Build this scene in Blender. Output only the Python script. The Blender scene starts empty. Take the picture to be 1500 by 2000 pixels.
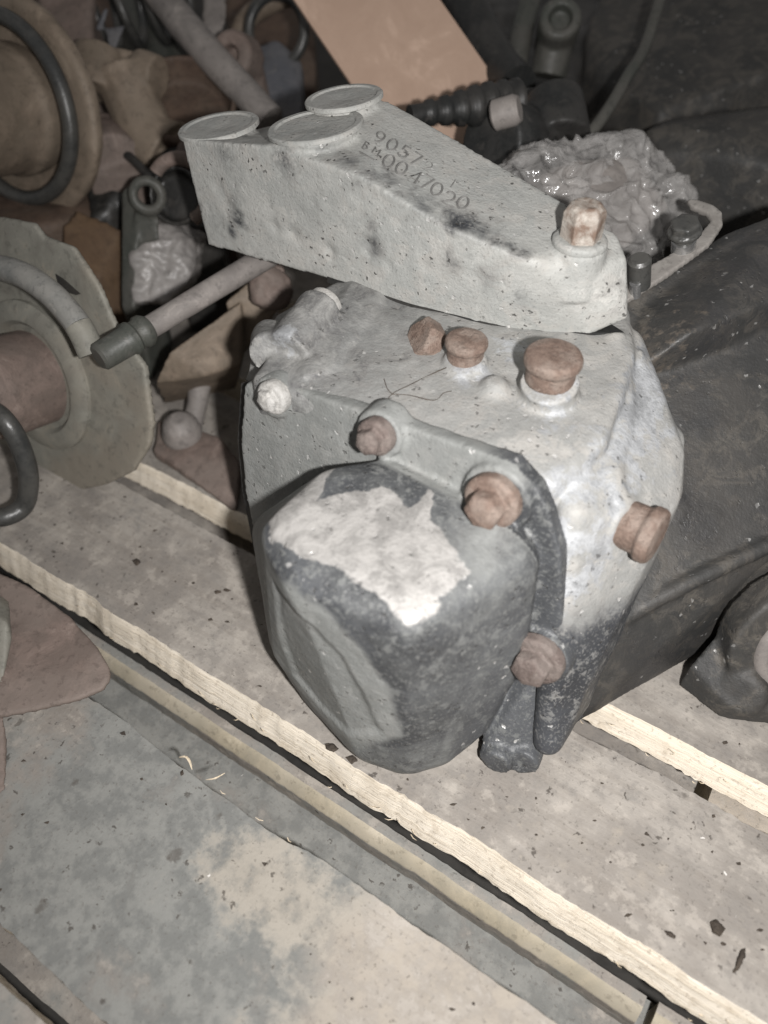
import bpy, bmesh, math, random
import numpy as np
from mathutils import Vector, noise as mnoise
from mathutils.bvhtree import BVHTree

random.seed(7)
scene = bpy.context.scene
COL = scene.collection

# ------------------------------------------------------------------ camera
FPX, PITCH, CAMH = 1500.0, math.radians(47.1), 0.5
cam_data = bpy.data.cameras.new("camera")
cam = bpy.data.objects.new("camera", cam_data)
COL.objects.link(cam)
cam.location = (0, 0, CAMH)
cam.rotation_euler = (math.pi / 2 - PITCH, 0, 0)
cam_data.sensor_fit = 'VERTICAL'
cam_data.sensor_height = 24.0
cam_data.lens = 24.0 * FPX / 2000.0
cam_data.clip_start = 0.01
cam_data.clip_end = 100
cam_data.dof.use_dof = True
cam_data.dof.focus_distance = 0.53
cam_data.dof.aperture_fstop = 2.4
scene.camera = cam

# ------------------------------------------------------------------ light
world = bpy.data.worlds.new("World")
scene.world = world
world.use_nodes = True
bg = world.node_tree.nodes["Background"]
bg.inputs[0].default_value = (1.0, 0.97, 0.95, 1)
bg.inputs[1].default_value = 0.175
fl = bpy.data.lights.new("phone_flash", 'SPOT')
fl.energy = 22.0
fl.color = (1.0, 0.98, 0.968)
fl.spot_size = math.radians(125)
fl.spot_blend = 1.0
fl.shadow_soft_size = 0.011
flash = bpy.data.objects.new("phone_flash", fl)
COL.objects.link(flash)
flash.location = (0.075, -0.055, CAMH + 0.02)
flash.rotation_euler = (math.pi / 2 - math.radians(46), 0, math.radians(-3))

scene.view_settings.view_transform = 'Standard'
scene.view_settings.look = 'None'
scene.view_settings.gamma = 1.0
scene.view_settings.exposure = 0.18
scene.view_settings.use_curve_mapping = False
scene.render.resolution_x, scene.render.resolution_y = 768, 1024

# ------------------------------------------------------------------ survey of the place
# the camera's rays give points on real planes of the pallet and the gearbox
CAM = np.array([0, 0, CAMH])
_c, _s = math.cos(PITCH), math.sin(PITCH)
ROT = math.radians(-32.9)                       # direction of the pallet boards
BU = np.array([math.cos(ROT), math.sin(ROT), 0])
AV = np.array([-math.sin(ROT), math.cos(ROT), 0])
ZZ = np.array([0, 0, 1.0])
def ray(px, py):
    x = (px - 750) / FPX; y = (py - 1000) / FPX
    return np.array([x, _c - y * _s, -_s - y * _c])
def PL(px, py, n, d):
    r = ray(px, py); n = np.asarray(n, float)
    return CAM + r * ((d - n @ CAM) / (n @ r))
def Zp(px, py, z): return PL(px, py, ZZ, z)
def Vp(px, py, v): return PL(px, py, AV, v)
def Wp(px, py, y): return PL(px, py, (0, 1, 0), y)
def onp(px, py, p0, n): return PL(px, py, n, np.asarray(n, float) @ np.asarray(p0, float))
def L(u, v, z): return BU * u + AV * v + ZZ * z
def loc(p): p = np.asarray(p); return np.array([p @ BU, p @ AV, p[2]])
def mm(px, py, y): return (Wp(px + 1, py, y) - Wp(px, py, y))[0]     # metres per pixel
def nrm(v): v = np.asarray(v, float); return v / np.linalg.norm(v)

# ------------------------------------------------------------------ mesh helpers
def hull(pts):
    bm = bmesh.new()
    for p in pts: bm.verts.new(tuple(map(float, p)))
    r = bmesh.ops.convex_hull(bm, input=bm.verts)
    dele = set(e for e in r['geom_interior'] + r['geom_unused'] if isinstance(e, bmesh.types.BMVert))
    bmesh.ops.delete(bm, geom=list(dele), context='VERTS')
    bm.verts.index_update()
    out = ([np.array(v.co) for v in bm.verts], [[v.index for v in f.verts] for f in bm.faces])
    bm.free(); return out
ICO = [np.array(p) / math.sqrt(1 + 2.618) for p in [(0, a, b * 1.618) for a in (-1, 1) for b in (-1, 1)] + [(a, b * 1.618, 0) for a in (-1, 1) for b in (-1, 1)] + [(b * 1.618, 0, a) for a in (-1, 1) for b in (-1, 1)]]
ICO += [nrm(a + b) for i, a in enumerate(ICO) for b in ICO[i + 1:] if np.linalg.norm(a - b) < 1.1]
def rhull(pts, r, k=1.45):
    c = np.mean(pts, axis=0); out = []
    for p in pts:
        q = p + nrm(c - p) * r * k; out += [q + d * r for d in ICO]
    return hull(out)
def frame(d):
    d = nrm(d); h = np.array([0, 0, 1.0]) if abs(d[2]) < .9 else np.array([1.0, 0, 0])
    x = nrm(np.cross(h, d)); return x, np.cross(d, x), d
def lathe(p0, d, prof, n=32):
    """prof: (distance along d, radius)"""
    x, y, d = frame(d); V = []; F = []
    for h, r in prof:
        for i in range(n):
            a = 2 * math.pi * i / n
            V.append(np.asarray(p0) + d * h + (x * math.cos(a) + y * math.sin(a)) * max(r, 1e-5))
    m = len(prof)
    for k in range(m - 1):
        for i in range(n):
            j = (i + 1) % n
            F.append([k * n + i, k * n + j, (k + 1) * n + j, (k + 1) * n + i])
    F.append(list(range(n))[::-1]); F.append([(m - 1) * n + i for i in range(n)])
    return V, F
def cyl(p0, p1, r0, r1=None, n=24):
    p0 = np.asarray(p0, float); p1 = np.asarray(p1, float)
    r1 = r0 if r1 is None else r1
    return lathe(p0, p1 - p0, [(0, r0), (np.linalg.norm(p1 - p0), r1)], n)
def tube(pts, r, n=12, closed=False):
    pts = [np.asarray(p, float) for p in pts]; V = []; F = []; m = len(pts)
    rr = r if hasattr(r, '__len__') else [r] * m
    x = None
    for i, p in enumerate(pts):
        if closed: t = nrm(pts[(i + 1) % m] - pts[i - 1])
        else: t = nrm(pts[min(i + 1, m - 1)] - pts[max(i - 1, 0)])
        if x is None: x, y, _ = frame(t)
        else:
            x = nrm(x - t * (x @ t)); y = np.cross(t, x)
        for k in range(n):
            a = 2 * math.pi * k / n
            V.append(p + (x * math.cos(a) + y * math.sin(a)) * rr[i])
    for i in range(m if closed else m - 1):
        for k in range(n):
            j = (k + 1) % n; b = ((i + 1) % m) * n
            F.append([i * n + k, i * n + j, b + j, b + k])
    if not closed:
        F.append(list(range(n))[::-1]); F.append([(m - 1) * n + k for k in range(n)])
    return V, F
def spline(pts, k=6):
    pts = [np.asarray(p, float) for p in pts]; out = []
    P = [2 * pts[0] - pts[1]] + pts + [2 * pts[-1] - pts[-2]]
    for i in range(1, len(P) - 2):
        for j in range(k):
            t = j / k; a, b, c, d = P[i - 1], P[i], P[i + 1], P[i + 2]
            out.append(.5 * (2 * b + (c - a) * t + (2 * a - 5 * b + 4 * c - d) * t * t + (3 * b - a - 3 * c + d) * t ** 3))
    out.append(pts[-1]); return out
def prism(outline, th):
    """outline: coplanar 3D points, th: thickness vector"""
    n = len(outline); V = [np.asarray(p, float) for p in outline] + [np.asarray(p, float) + th for p in outline]
    F = [list(range(n))[::-1], [n + i for i in range(n)]]
    for i in range(n):
        j = (i + 1) % n; F.append([i, j, n + j, n + i])
    bm = bmesh.new(); vs = [bm.verts.new(tuple(v)) for v in V]
    for f in F: bm.faces.new([vs[i] for i in f])
    bmesh.ops.recalc_face_normals(bm, faces=bm.faces)
    bm.verts.index_update()
    out = ([np.array(v.co) for v in bm.verts], [[v.index for v in f.verts] for f in bm.faces]); bm.free()
    return out
def join(pieces):
    V = []; F = []
    for v, f in pieces:
        o = len(V); V += list(v); F += [[i + o for i in q] for q in f]
    return V, F
def dropped(pts, z=-0.002):
    return list(pts) + [np.array([p[0], p[1], z]) for p in pts]

def base_of(parent): return np.array(parent.location) if parent is not None else np.zeros(3)
def add(name, data, mat, parent=None, smooth=True, origin=None, angle=None):
    V, F = data
    me = bpy.data.meshes.new(name)
    o0 = base_of_world(parent)
    if parent is None:
        o0 = np.mean(np.array(V), axis=0) if origin is None else np.asarray(origin, float)
    else:
        o0 = base_of_world(parent)
    me.from_pydata([tuple(np.asarray(v) - o0) for v in V], [], F)
    bm = bmesh.new(); bm.from_mesh(me); bmesh.ops.recalc_face_normals(bm, faces=bm.faces); bm.to_mesh(me); bm.free()
    me.update()
    if smooth:
        me.polygons.foreach_set("use_smooth", [True] * len(me.polygons))
        me.set_sharp_from_angle(angle=math.radians(angle or 38))
    ob = bpy.data.objects.new(name, me); COL.objects.link(ob)
    if mat: me.materials.append(mat)
    if parent is None: ob.location = tuple(o0)
    else: ob.parent = parent
    return ob
def base_of_world(o):
    if o is None: return np.zeros(3)
    p = np.array(o.location)
    while o.parent is not None:
        o = o.parent; p = p + np.array(o.location)
    return p
def empty(name, p, label, cat, group=None):
    e = bpy.data.objects.new(name, None); COL.objects.link(e); e.location = tuple(map(float, p)); e.empty_display_size = .02
    return tag(e, label, cat, group)
def tag(o, label, cat, group=None):
    o['label'] = label; o['category'] = cat
    if group: o['group'] = group
    return o
def struct(o): o['kind'] = 'structure'; return o
def fbm(p, s, octv=3, seed=0.0):
    q = Vector((p[0] * s + seed, p[1] * s - seed * 1.7, p[2] * s + seed * .6)); a = 0; w = 1; t = 0
    for _ in range(octv):
        a += mnoise.noise(q) * w; t += w; w *= .5; q *= 2.1
    return a / t
def cast(name, pieces, mat, parent=None, voxel=.0017, smooth=7, rough=(.0006, 40), move=None, paint=None, origin=None):
    """one cast lump: overlapping solids fused, fillets smoothed, surface left uneven"""
    V, F = join(pieces)
    me = bpy.data.meshes.new("tmp"); me.from_pydata([tuple(v) for v in V], [], F)
    bm = bmesh.new(); bm.from_mesh(me); bmesh.ops.recalc_face_normals(bm, faces=bm.faces); bm.to_mesh(me); bm.free()
    ob = bpy.data.objects.new("tmp", me); COL.objects.link(ob)
    m = ob.modifiers.new("r", 'REMESH'); m.mode = 'VOXEL'; m.voxel_size = voxel; m.adaptivity = 0
    s = ob.modifiers.new("s", 'SMOOTH'); s.factor = .5; s.iterations = smooth
    dg = bpy.context.evaluated_depsgraph_get()
    out = bpy.data.meshes.new_from_object(ob.evaluated_get(dg))
    bpy.data.objects.remove(ob); bpy.data.meshes.remove(me)
    n = len(out.vertices)
    co = np.empty(n * 3); out.vertices.foreach_get("co", co); co = co.reshape(-1, 3)
    no = np.empty(n * 3); out.vertices.foreach_get("normal", no); no = no.reshape(-1, 3)
    if rough:
        d = np.array([fbm(p, rough[1]) for p in co]) * rough[0]
        co = co + no * d[:, None]
    if move: co = move(co, no)
    if paint:
        for key, vals in paint(co, no).items():
            a = out.attributes.new(key, 'FLOAT', 'POINT'); a.data.foreach_set("value", np.asarray(vals, dtype=np.float32))
    o0 = base_of_world(parent)
    if parent is None: o0 = co.mean(axis=0) if origin is None else np.asarray(origin, float)
    out.vertices.foreach_set("co", (co - o0).ravel()); out.name = name
    out.polygons.foreach_set("use_smooth", [True] * len(out.polygons)); out.update()
    out.materials.clear(); out.materials.append(mat)
    o = bpy.data.objects.new(name, out); COL.objects.link(o)
    if parent is None: o.location = tuple(o0)
    else: o.parent = parent
    return o
def inpoly(x, y, poly):
    poly = np.asarray(poly); r = np.zeros(len(x), bool); j = len(poly) - 1
    for i in range(len(poly)):
        xi, yi = poly[i]; xj, yj = poly[j]
        c = ((yi > y) != (yj > y)) & (x < (xj - xi) * (y - yi) / (yj - yi + 1e-12) + xi); r ^= c; j = i
    return r
def sstep(a, b, x): t = np.clip((x - a) / (b - a), 0, 1); return t * t * (3 - 2 * t)

# ------------------------------------------------------------------ materials
class NT:
    def __init__(s, name):
        s.m = bpy.data.materials.new(name); s.m.use_nodes = True; s.t = s.m.node_tree
        s.b = s.t.nodes["Principled BSDF"]
        s.co = s.t.nodes.new("ShaderNodeTexCoord").outputs["Object"]
    def link(s, a, b): s.t.links.new(a, b)
    def val(s, x, sock):
        if isinstance(x, (int, float)): sock.default_value = x
        elif isinstance(x, tuple): sock.default_value = (*x, 1) if len(sock.default_value) == 4 and len(x) == 3 else x
        else: s.link(x, sock)
    def noise(s, scale, detail=4, rough=.55, vec=None, dist=0.0, out=0):
        n = s.t.nodes.new("ShaderNodeTexNoise"); n.inputs["Scale"].default_value = scale; n.inputs["Detail"].default_value = detail
        n.inputs["Roughness"].default_value = rough; n.inputs["Distortion"].default_value = dist
        s.link(vec if vec is not None else s.co, n.inputs["Vector"]); return n.outputs[out]
    def voro(s, scale, feat='F1', vec=None, out="Distance", rnd=1.0):
        n = s.t.nodes.new("ShaderNodeTexVoronoi"); n.feature = feat; n.inputs["Scale"].default_value = scale
        n.inputs["Randomness"].default_value = rnd
        s.link(vec if vec is not None else s.co, n.inputs["Vector"]); return n.outputs[out]
    def ramp(s, x, a, b, lo=0.0, hi=1.0):
        n = s.t.nodes.new("ShaderNodeMapRange"); n.interpolation_type = 'SMOOTHSTEP'
        s.val(x, n.inputs[0]); n.inputs[1].default_value = a; n.inputs[2].default_value = b; n.inputs[3].default_value = lo; n.inputs[4].default_value = hi
        return n.outputs[0]
    def math(s, op, a, b=0.0, c=None):
        n = s.t.nodes.new("ShaderNodeMath"); n.operation = op; s.val(a, n.inputs[0]); s.val(b, n.inputs[1])
        if c is not None: s.val(c, n.inputs[2])
        n.use_clamp = False; return n.outputs[0]
    def mix(s, f, a, b, mode='MIX'):
        n = s.t.nodes.new("ShaderNodeMix"); n.data_type = 'RGBA'; n.blend_type = mode
        s.val(f, n.inputs[0]); s.val(a, n.inputs[6]); s.val(b, n.inputs[7]); return n.outputs[2]
    def attr(s, name):
        n = s.t.nodes.new("ShaderNodeAttribute"); n.attribute_name = name; return n.outputs["Fac"]
    def scale(s, v, vec=None):
        n = s.t.nodes.new("ShaderNodeMapping"); n.inputs["Scale"].default_value = v
        s.link(vec if vec is not None else s.co, n.inputs["Vector"]); return n.outputs[0]
    def bump(s, h, strength=.4, dist=.001, prev=None):
        n = s.t.nodes.new("ShaderNodeBump"); n.inputs["Strength"].default_value = strength; n.inputs["Distance"].default_value = dist
        s.link(h, n.inputs["Height"])
        if prev is not None: s.link(prev, n.inputs["Normal"])
        return n.outputs[0]
    def done(s, color, rough=.6, metal=0.0, normal=None, spec=.5, **kw):
        s.val(color, s.b.inputs["Base Color"]); s.val(rough, s.b.inputs["Roughness"]); s.val(metal, s.b.inputs["Metallic"])
        s.b.inputs["Specular IOR Level"].default_value = spec
        if normal is not None: s.link(normal, s.b.inputs["Normal"])
        for k, v in kw.items(): s.b.inputs[k.replace("_", " ")].default_value = v
        return s.m

def cast_metal(name, base, base2, grime=(.028, .03, .033), bare=(.56, .55, .52), dust=(.40, .38, .35), pit=.5, gl=.5, dustamt=.5, nickamt=.7, bmp=.6, nz=1.15):
    t = NT(name)
    n1 = t.noise(16, 4, .6); n2 = t.noise(120, 4, .7); n3 = t.noise(520, 2, .6); n4 = t.noise(48, 5, .72, dist=.9)
    c = t.mix(t.ramp(n1, .38, .62), base, base2)
    c = t.mix(t.ramp(n4, .46, .64, 0, dustamt), c, dust)
    c = t.mix(t.ramp(n2, .54, .68, 0, .22), c, tuple(x * .55 for x in base))
    c = t.mix(t.ramp(n2, .46, .34, 0, .22), c, tuple(min(1, x * 1.5) for x in base))
    # wear masks carried by the casting
    g = t.attr("grime"); b = t.attr("bare")
    gm = t.ramp(t.math('ADD', g, t.math('MULTIPLY', t.math('SUBTRACT', n4, .5), nz)), .2, .85)
    gspk = t.math('MULTIPLY', gm, t.math('MULTIPLY', t.ramp(n2, .53, .63, 1, .5), t.ramp(n3, .55, .66, 1, .62)))
    c = t.mix(gspk, c, t.mix(t.ramp(n1, .35, .65), grime, tuple(x * 1.7 for x in grime)))
    bm_ = t.ramp(t.math('ADD', b, t.math('MULTIPLY', t.math('SUBTRACT', n2, .5), 1.3)), .36, .62)
    bc = t.mix(t.ramp(n4, .42, .62), bare, tuple(x * .66 for x in bare)); bc = t.mix(t.ramp(n2, .52, .64, 0, .4), bc, tuple(x * .5 for x in bare))
    c = t.mix(bm_, c, bc)
    # dark pits and pale nicks
    wv = t.t.nodes.new("ShaderNodeVectorMath"); wv.operation = 'MULTIPLY_ADD'; t.link(t.noise(260, 2, .5, out=1), wv.inputs[0]); wv.inputs[1].default_value = (.006, .006, .006); t.link(t.co, wv.inputs[2])
    v1 = t.voro(170, vec=wv.outputs[0]); pm = t.math('MULTIPLY', t.ramp(v1, .12, .26, 1, 0), t.ramp(n4, .48, .58))
    c = t.mix(t.math('MULTIPLY', pm, pit), c, (.045, .043, .04))
    c = t.mix(t.ramp(n3, .58, .72, 0, .38 * pit), c, (.06, .058, .055))
    nick = t.math('MULTIPLY', t.ramp(t.voro(100, vec=wv.outputs[0]), .09, .17, 1, 0), t.ramp(n1, .50, .58))
    c = t.mix(t.math('MULTIPLY', nick, nickamt), c, (.70, .69, .67))
    h = t.math('ADD', t.math('MULTIPLY', n2, 1.1), t.math('MULTIPLY', n3, .45))
    h = t.math('SUBTRACT', h, t.math('MULTIPLY', pm, .7)); h = t.math('SUBTRACT', h, t.math('MULTIPLY', nick, .5))
    r = t.math('SUBTRACT', .64, t.math('MULTIPLY', nick, .3)); r = t.math('SUBTRACT', r, t.math('MULTIPLY', gm, .24 * gl))
    return t.done(c, r, t.math('ADD', t.math('MULTIPLY', bm_, .2), t.math('MULTIPLY', nick, .4)), t.bump(h, bmp, .0013), .5)

def rusty(name, a, b, dust=(.30, .27, .24), d=.35, sc=40, rough=.7, bump=.5, metal=0.0, spec=.4, spk=.38):
    t = NT(name)
    n1 = t.noise(sc, 5, .7, dist=.6); n2 = t.noise(sc * 5, 3, .7); n3 = t.noise(sc * .35, 3)
    c = t.mix(t.ramp(n1, .38, .62), a, b); c = t.mix(t.ramp(n3, .42, .6, 0, d), c, dust)
    c = t.mix(t.ramp(n2, .53, .68, 0, spk), c, tuple(x * .35 for x in a)); c = t.mix(t.ramp(n1, .44, .3, 0, .45), c, tuple(min(1, x * 1.35) for x in dust))
    r = t.math('ADD', rough - .12, t.math('MULTIPLY', n1, .25))
    return t.done(c, r, metal, t.bump(t.math('ADD', n1, t.math('MULTIPLY', n2, .5)), bump, .0015), spec)

def wood_mat(name, fresh=False):
    t = NT(name)
    oi = t.t.nodes.new("ShaderNodeObjectInfo")
    off = t.t.nodes.new("ShaderNodeVectorMath"); off.operation = 'ADD'
    mul = t.t.nodes.new("ShaderNodeVectorMath"); mul.operation = 'SCALE'; mul.inputs[0].default_value = (3.1, 1.7, 2.3)
    t.link(oi.outputs["Random"], mul.inputs["Scale"]); t.link(t.co, off.inputs[0]); t.link(mul.outputs[0], off.inputs[1])
    p = off.outputs[0]
    grain = t.noise(1, 5, .6, vec=t.scale((5, 130, 130), p), dist=.6); fine = t.noise(1, 3, .6, vec=t.scale((25, 700, 700), p))
    n1 = t.noise(14, 5, .6, p, .3); n2 = t.noise(60, 5, .65, p); n3 = t.noise(330, 3, .6, p)
    if fresh:
        c = t.mix(t.ramp(grain, .3, .7), (.86, .79, .68), (.76, .68, .56)); c = t.mix(t.ramp(n2, .52, .66, 0, .4), c, (.45, .38, .29)); c = t.mix(t.ramp(n1, .5, .66, 0, .35), c, (.55, .47, .36)); c = t.mix(t.ramp(n3, .57, .68, 0, .4), c, (.25, .2, .15)); c = t.mix(t.ramp(fine, .52, .66, 0, .2), c, (.5, .42, .31))
        h = t.math('ADD', grain, t.math('MULTIPLY', fine, .6))
        return t.done(c, .8, 0, t.bump(h, .6, .0015), .25)
    wv = t.t.nodes.new("ShaderNodeVectorMath"); wv.operation = 'MULTIPLY_ADD'; t.link(t.noise(120, 3, .6, p, out=1), wv.inputs[0]); wv.inputs[1].default_value = (.016, .016, .016); t.link(p, wv.inputs[2]); wp = wv.outputs[0]
    c = t.mix(t.ramp(n1, .38, .62), (.24, .218, .195), (.345, .317, .283))
    c = t.mix(t.ramp(grain, .45, .65, 0, .3), c, (.20, .175, .15))
    c = t.mix(t.ramp(n2, .50, .64, 0, .55), c, (.20, .185, .17))
    c = t.mix(t.ramp(n2, .47, .36, 0, .4), c, (.46, .42, .37))
    st = t.attr("stain_shade"); wr = t.attr("worn")
    sm = t.ramp(t.math('ADD', st, t.math('ADD', t.math('MULTIPLY', t.math('SUBTRACT', n1, .5), 2.2), t.math('MULTIPLY', t.math('SUBTRACT', n2, .5), .8))), .3, .8)
    c = t.mix(t.math('MULTIPLY', sm, .85), c, t.mix(t.ramp(n2, .38, .62), (.135, .142, .138), (.225, .228, .215)))
    wm = t.ramp(t.math('ADD', wr, t.math('MULTIPLY', t.math('SUBTRACT', n2, .5), 1.8)), .3, .85)
    c = t.mix(t.math('MULTIPLY', wm, .55), c, (.42, .37, .305))
    v = t.math('MULTIPLY', t.ramp(t.voro(95, vec=wp), .1, .2, 1, 0), t.ramp(n2, .48, .55))
    c = t.mix(t.math('MULTIPLY', v, .75), c, (.05, .042, .035))
    v2 = t.math('MULTIPLY', t.ramp(t.voro(30, vec=wp), .07, .15, 1, 0), t.ramp(n1, .49, .55))
    c = t.mix(t.math('MULTIPLY', v2, .6), c, (.08, .07, .06))
    c = t.mix(t.ramp(n3, .57, .7, 0, .4), c, (.10, .09, .08))
    w = t.math('MULTIPLY', t.ramp(t.voro(47, vec=wp), .035, .06, 1, 0), t.ramp(t.noise(9, 2, .5, p), .5, .56))
    c = t.mix(t.math('MULTIPLY', w, .8), c, (.75, .72, .68))
    h = t.math('ADD', t.math('MULTIPLY', grain, .6), t.math('ADD', t.math('MULTIPLY', n2, 1.0), t.math('MULTIPLY', n3, .45)))
    return t.done(c, .8, 0, t.bump(h, .55, .0014), .3)

M = {}
M['cover'] = cast_metal("cast_alloy_pale", (.37, .37, .35), (.31, .315, .30), pit=.85, dustamt=.45)
M['front'] = cast_metal("painted_casting", (.225, .23, .222), (.185, .19, .182), grime=(.043, .045, .048), bare=(.375, .362, .345), nz=.75, dust=(.27, .265, .25), pit=.5, gl=.6, dustamt=.3)
M['house'] = cast_metal("cast_alloy_dusty", (.31, .305, .29), (.25, .25, .24), grime=(.032, .034, .038), bare=(.43, .44, .45), pit=.6, dustamt=.5)
M['casing'] = cast_metal("oily_casing", (.05, .047, .043), (.03, .03, .029), grime=(.02, .02, .021), bare=(.17, .145, .12), dust=(.135, .12, .10), pit=.6, gl=.9, dustamt=.5, nickamt=.4, bmp=.5)
M['rust_bolt'] = rusty("rusty_bolt", (.135, .092, .072), (.21, .152, .122), (.29, .24, .205), .5, 190, .68, .9, spk=.55)
M['pale_bolt'] = rusty("dusty_bolt", (.33, .32, .30), (.42, .41, .39), (.5, .48, .45), .4, 120, .6, .6)
M['brown_bolt'] = rusty("brown_bolt", (.115, .088, .078), (.17, .135, .12), (.22, .19, .17), .5, 190, .68, .9, spk=.55)
M['white_bolt'] = rusty("limed_bolt", (.36, .32, .28), (.18, .125, .095), (.42, .39, .35), .6, 110, .65, .6)
M['letter'] = rusty("letter_grime", (.12, .118, .112), (.19, .185, .178), (.2, .2, .19), .3, 200, .7, .3)
M['smear'] = rusty("dark_smear", (.10, .10, .10), (.15, .15, .148), (.2, .2, .19), .3, 200, .7, .3)
M['steel_dust'] = rusty("dusty_painted_steel", (.225, .22, .19), (.175, .168, .145), (.25, .215, .17), .55, 25, .62, .35)
M['steel_brown'] = rusty("dusty_brown_steel", (.21, .165, .125), (.15, .12, .09), (.27, .22, .17), .5, 30, .65, .45)
M['rust_red'] = rusty("red_brown_rust", (.185, .14, .12), (.135, .105, .09), (.235, .195, .17), .4, 35, .7, .6)
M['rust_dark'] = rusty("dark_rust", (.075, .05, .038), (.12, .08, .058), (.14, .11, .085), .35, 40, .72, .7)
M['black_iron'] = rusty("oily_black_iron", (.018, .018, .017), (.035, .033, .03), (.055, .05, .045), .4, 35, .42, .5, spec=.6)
M['green_dark'] = rusty("dark_green_grey_iron", (.055, .06, .052), (.08, .08, .07), (.12, .11, .10), .35, 30, .5, .4)
M['grey_part'] = rusty("grey_dusty_part", (.23, .21, .195), (.17, .155, .145), (.30, .27, .25), .4, 30, .6, .4)
M['blue_grey'] = rusty("blue_grey_part", (.10, .105, .12), (.14, .14, .15), (.18, .17, .16), .3, 25, .55, .3)
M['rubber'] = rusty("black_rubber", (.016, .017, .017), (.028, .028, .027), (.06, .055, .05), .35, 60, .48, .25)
M['coil'] = rusty("grey_coil_steel", (.13, .135, .13), (.20, .20, .19), (.28, .265, .24), .45, 40, .45, .35, spec=.6)
M['coil_dark'] = rusty("dark_coil_steel", (.03, .032, .032), (.055, .055, .052), (.1, .095, .085), .4, 40, .38, .35, spec=.6)
M['card'] = rusty("tan_cardboard", (.47, .335, .255), (.44, .31, .235), (.5, .37, .29), .2, 20, .85, .12, spk=.04)
M['orange_wood'] = rusty("orange_brown_wood", (.12, .075, .042), (.09, .055, .032), (.13, .09, .06), .3, 30, .7, .3)
M['white_film'] = rusty("crumpled_white_film", (.30, .28, .265), (.20, .185, .175), (.36, .345, .33), .4, 30, .4, .5, spec=.5)
M['shiny'] = rusty("bright_zinc", (.5, .5, .5), (.4, .4, .4), (.55, .53, .5), .3, 60, .25, .2, metal=.8)
M['bracket'] = rusty("grey_pressed_steel", (.27, .255, .235), (.21, .195, .18), (.3, .28, .26), .4, 40, .5, .3)
M['concrete'] = rusty("oily_concrete_gap_shade", (.045, .042, .038), (.03, .029, .027), (.06, .056, .05), .4, 9, .85, .5)  # oily concrete, coloured darker so the voids between boards read as shadow
M['wood'] = wood_mat("dirty_board"); M['fresh'] = wood_mat("sawn_edge", True)
M['yellow'] = rusty("yellow_wane", (.37, .325, .245), (.29, .26, .20), (.42, .38, .31), .5, 30, .8, .3)
M['crumb'] = rusty("dirt_crumb", (.04, .032, .026), (.07, .055, .042), (.1, .08, .06), .3, 120, .85, .6)
M['splinter'] = rusty("pale_splinter", (.68, .58, .44), (.6, .5, .36), (.7, .62, .5), .3, 90, .8, .3)

def film_mat():
    t = NT("clear_wrinkled_film")
    n1 = t.noise(30, 3, .5, dist=1.6); n2 = t.noise(90, 3, .6, dist=1.2)
    c = t.mix(t.ramp(n1, .35, .65), (.60, .58, .56), (.42, .405, .39)); c = t.mix(t.ramp(n2, .54, .66, 0, .5), c, (.66, .65, .63))
    return t.done(c, .17, 0, t.bump(t.math('ADD', n1, t.math('MULTIPLY', n2, .6)), .9, .004), 1.0, Coat_Weight=1.0, Coat_Roughness=.06, Alpha=.36)
M['film'] = film_mat()

# ------------------------------------------------------------------ setting
g = struct(add("floor", ([(-8, -4, -.135), (8, -4, -.135), (8, 12, -.135), (-8, 12, -.135)], [[0, 1, 2, 3]]), M['concrete'], smooth=False, origin=(0, 0, -.135)))

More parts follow.
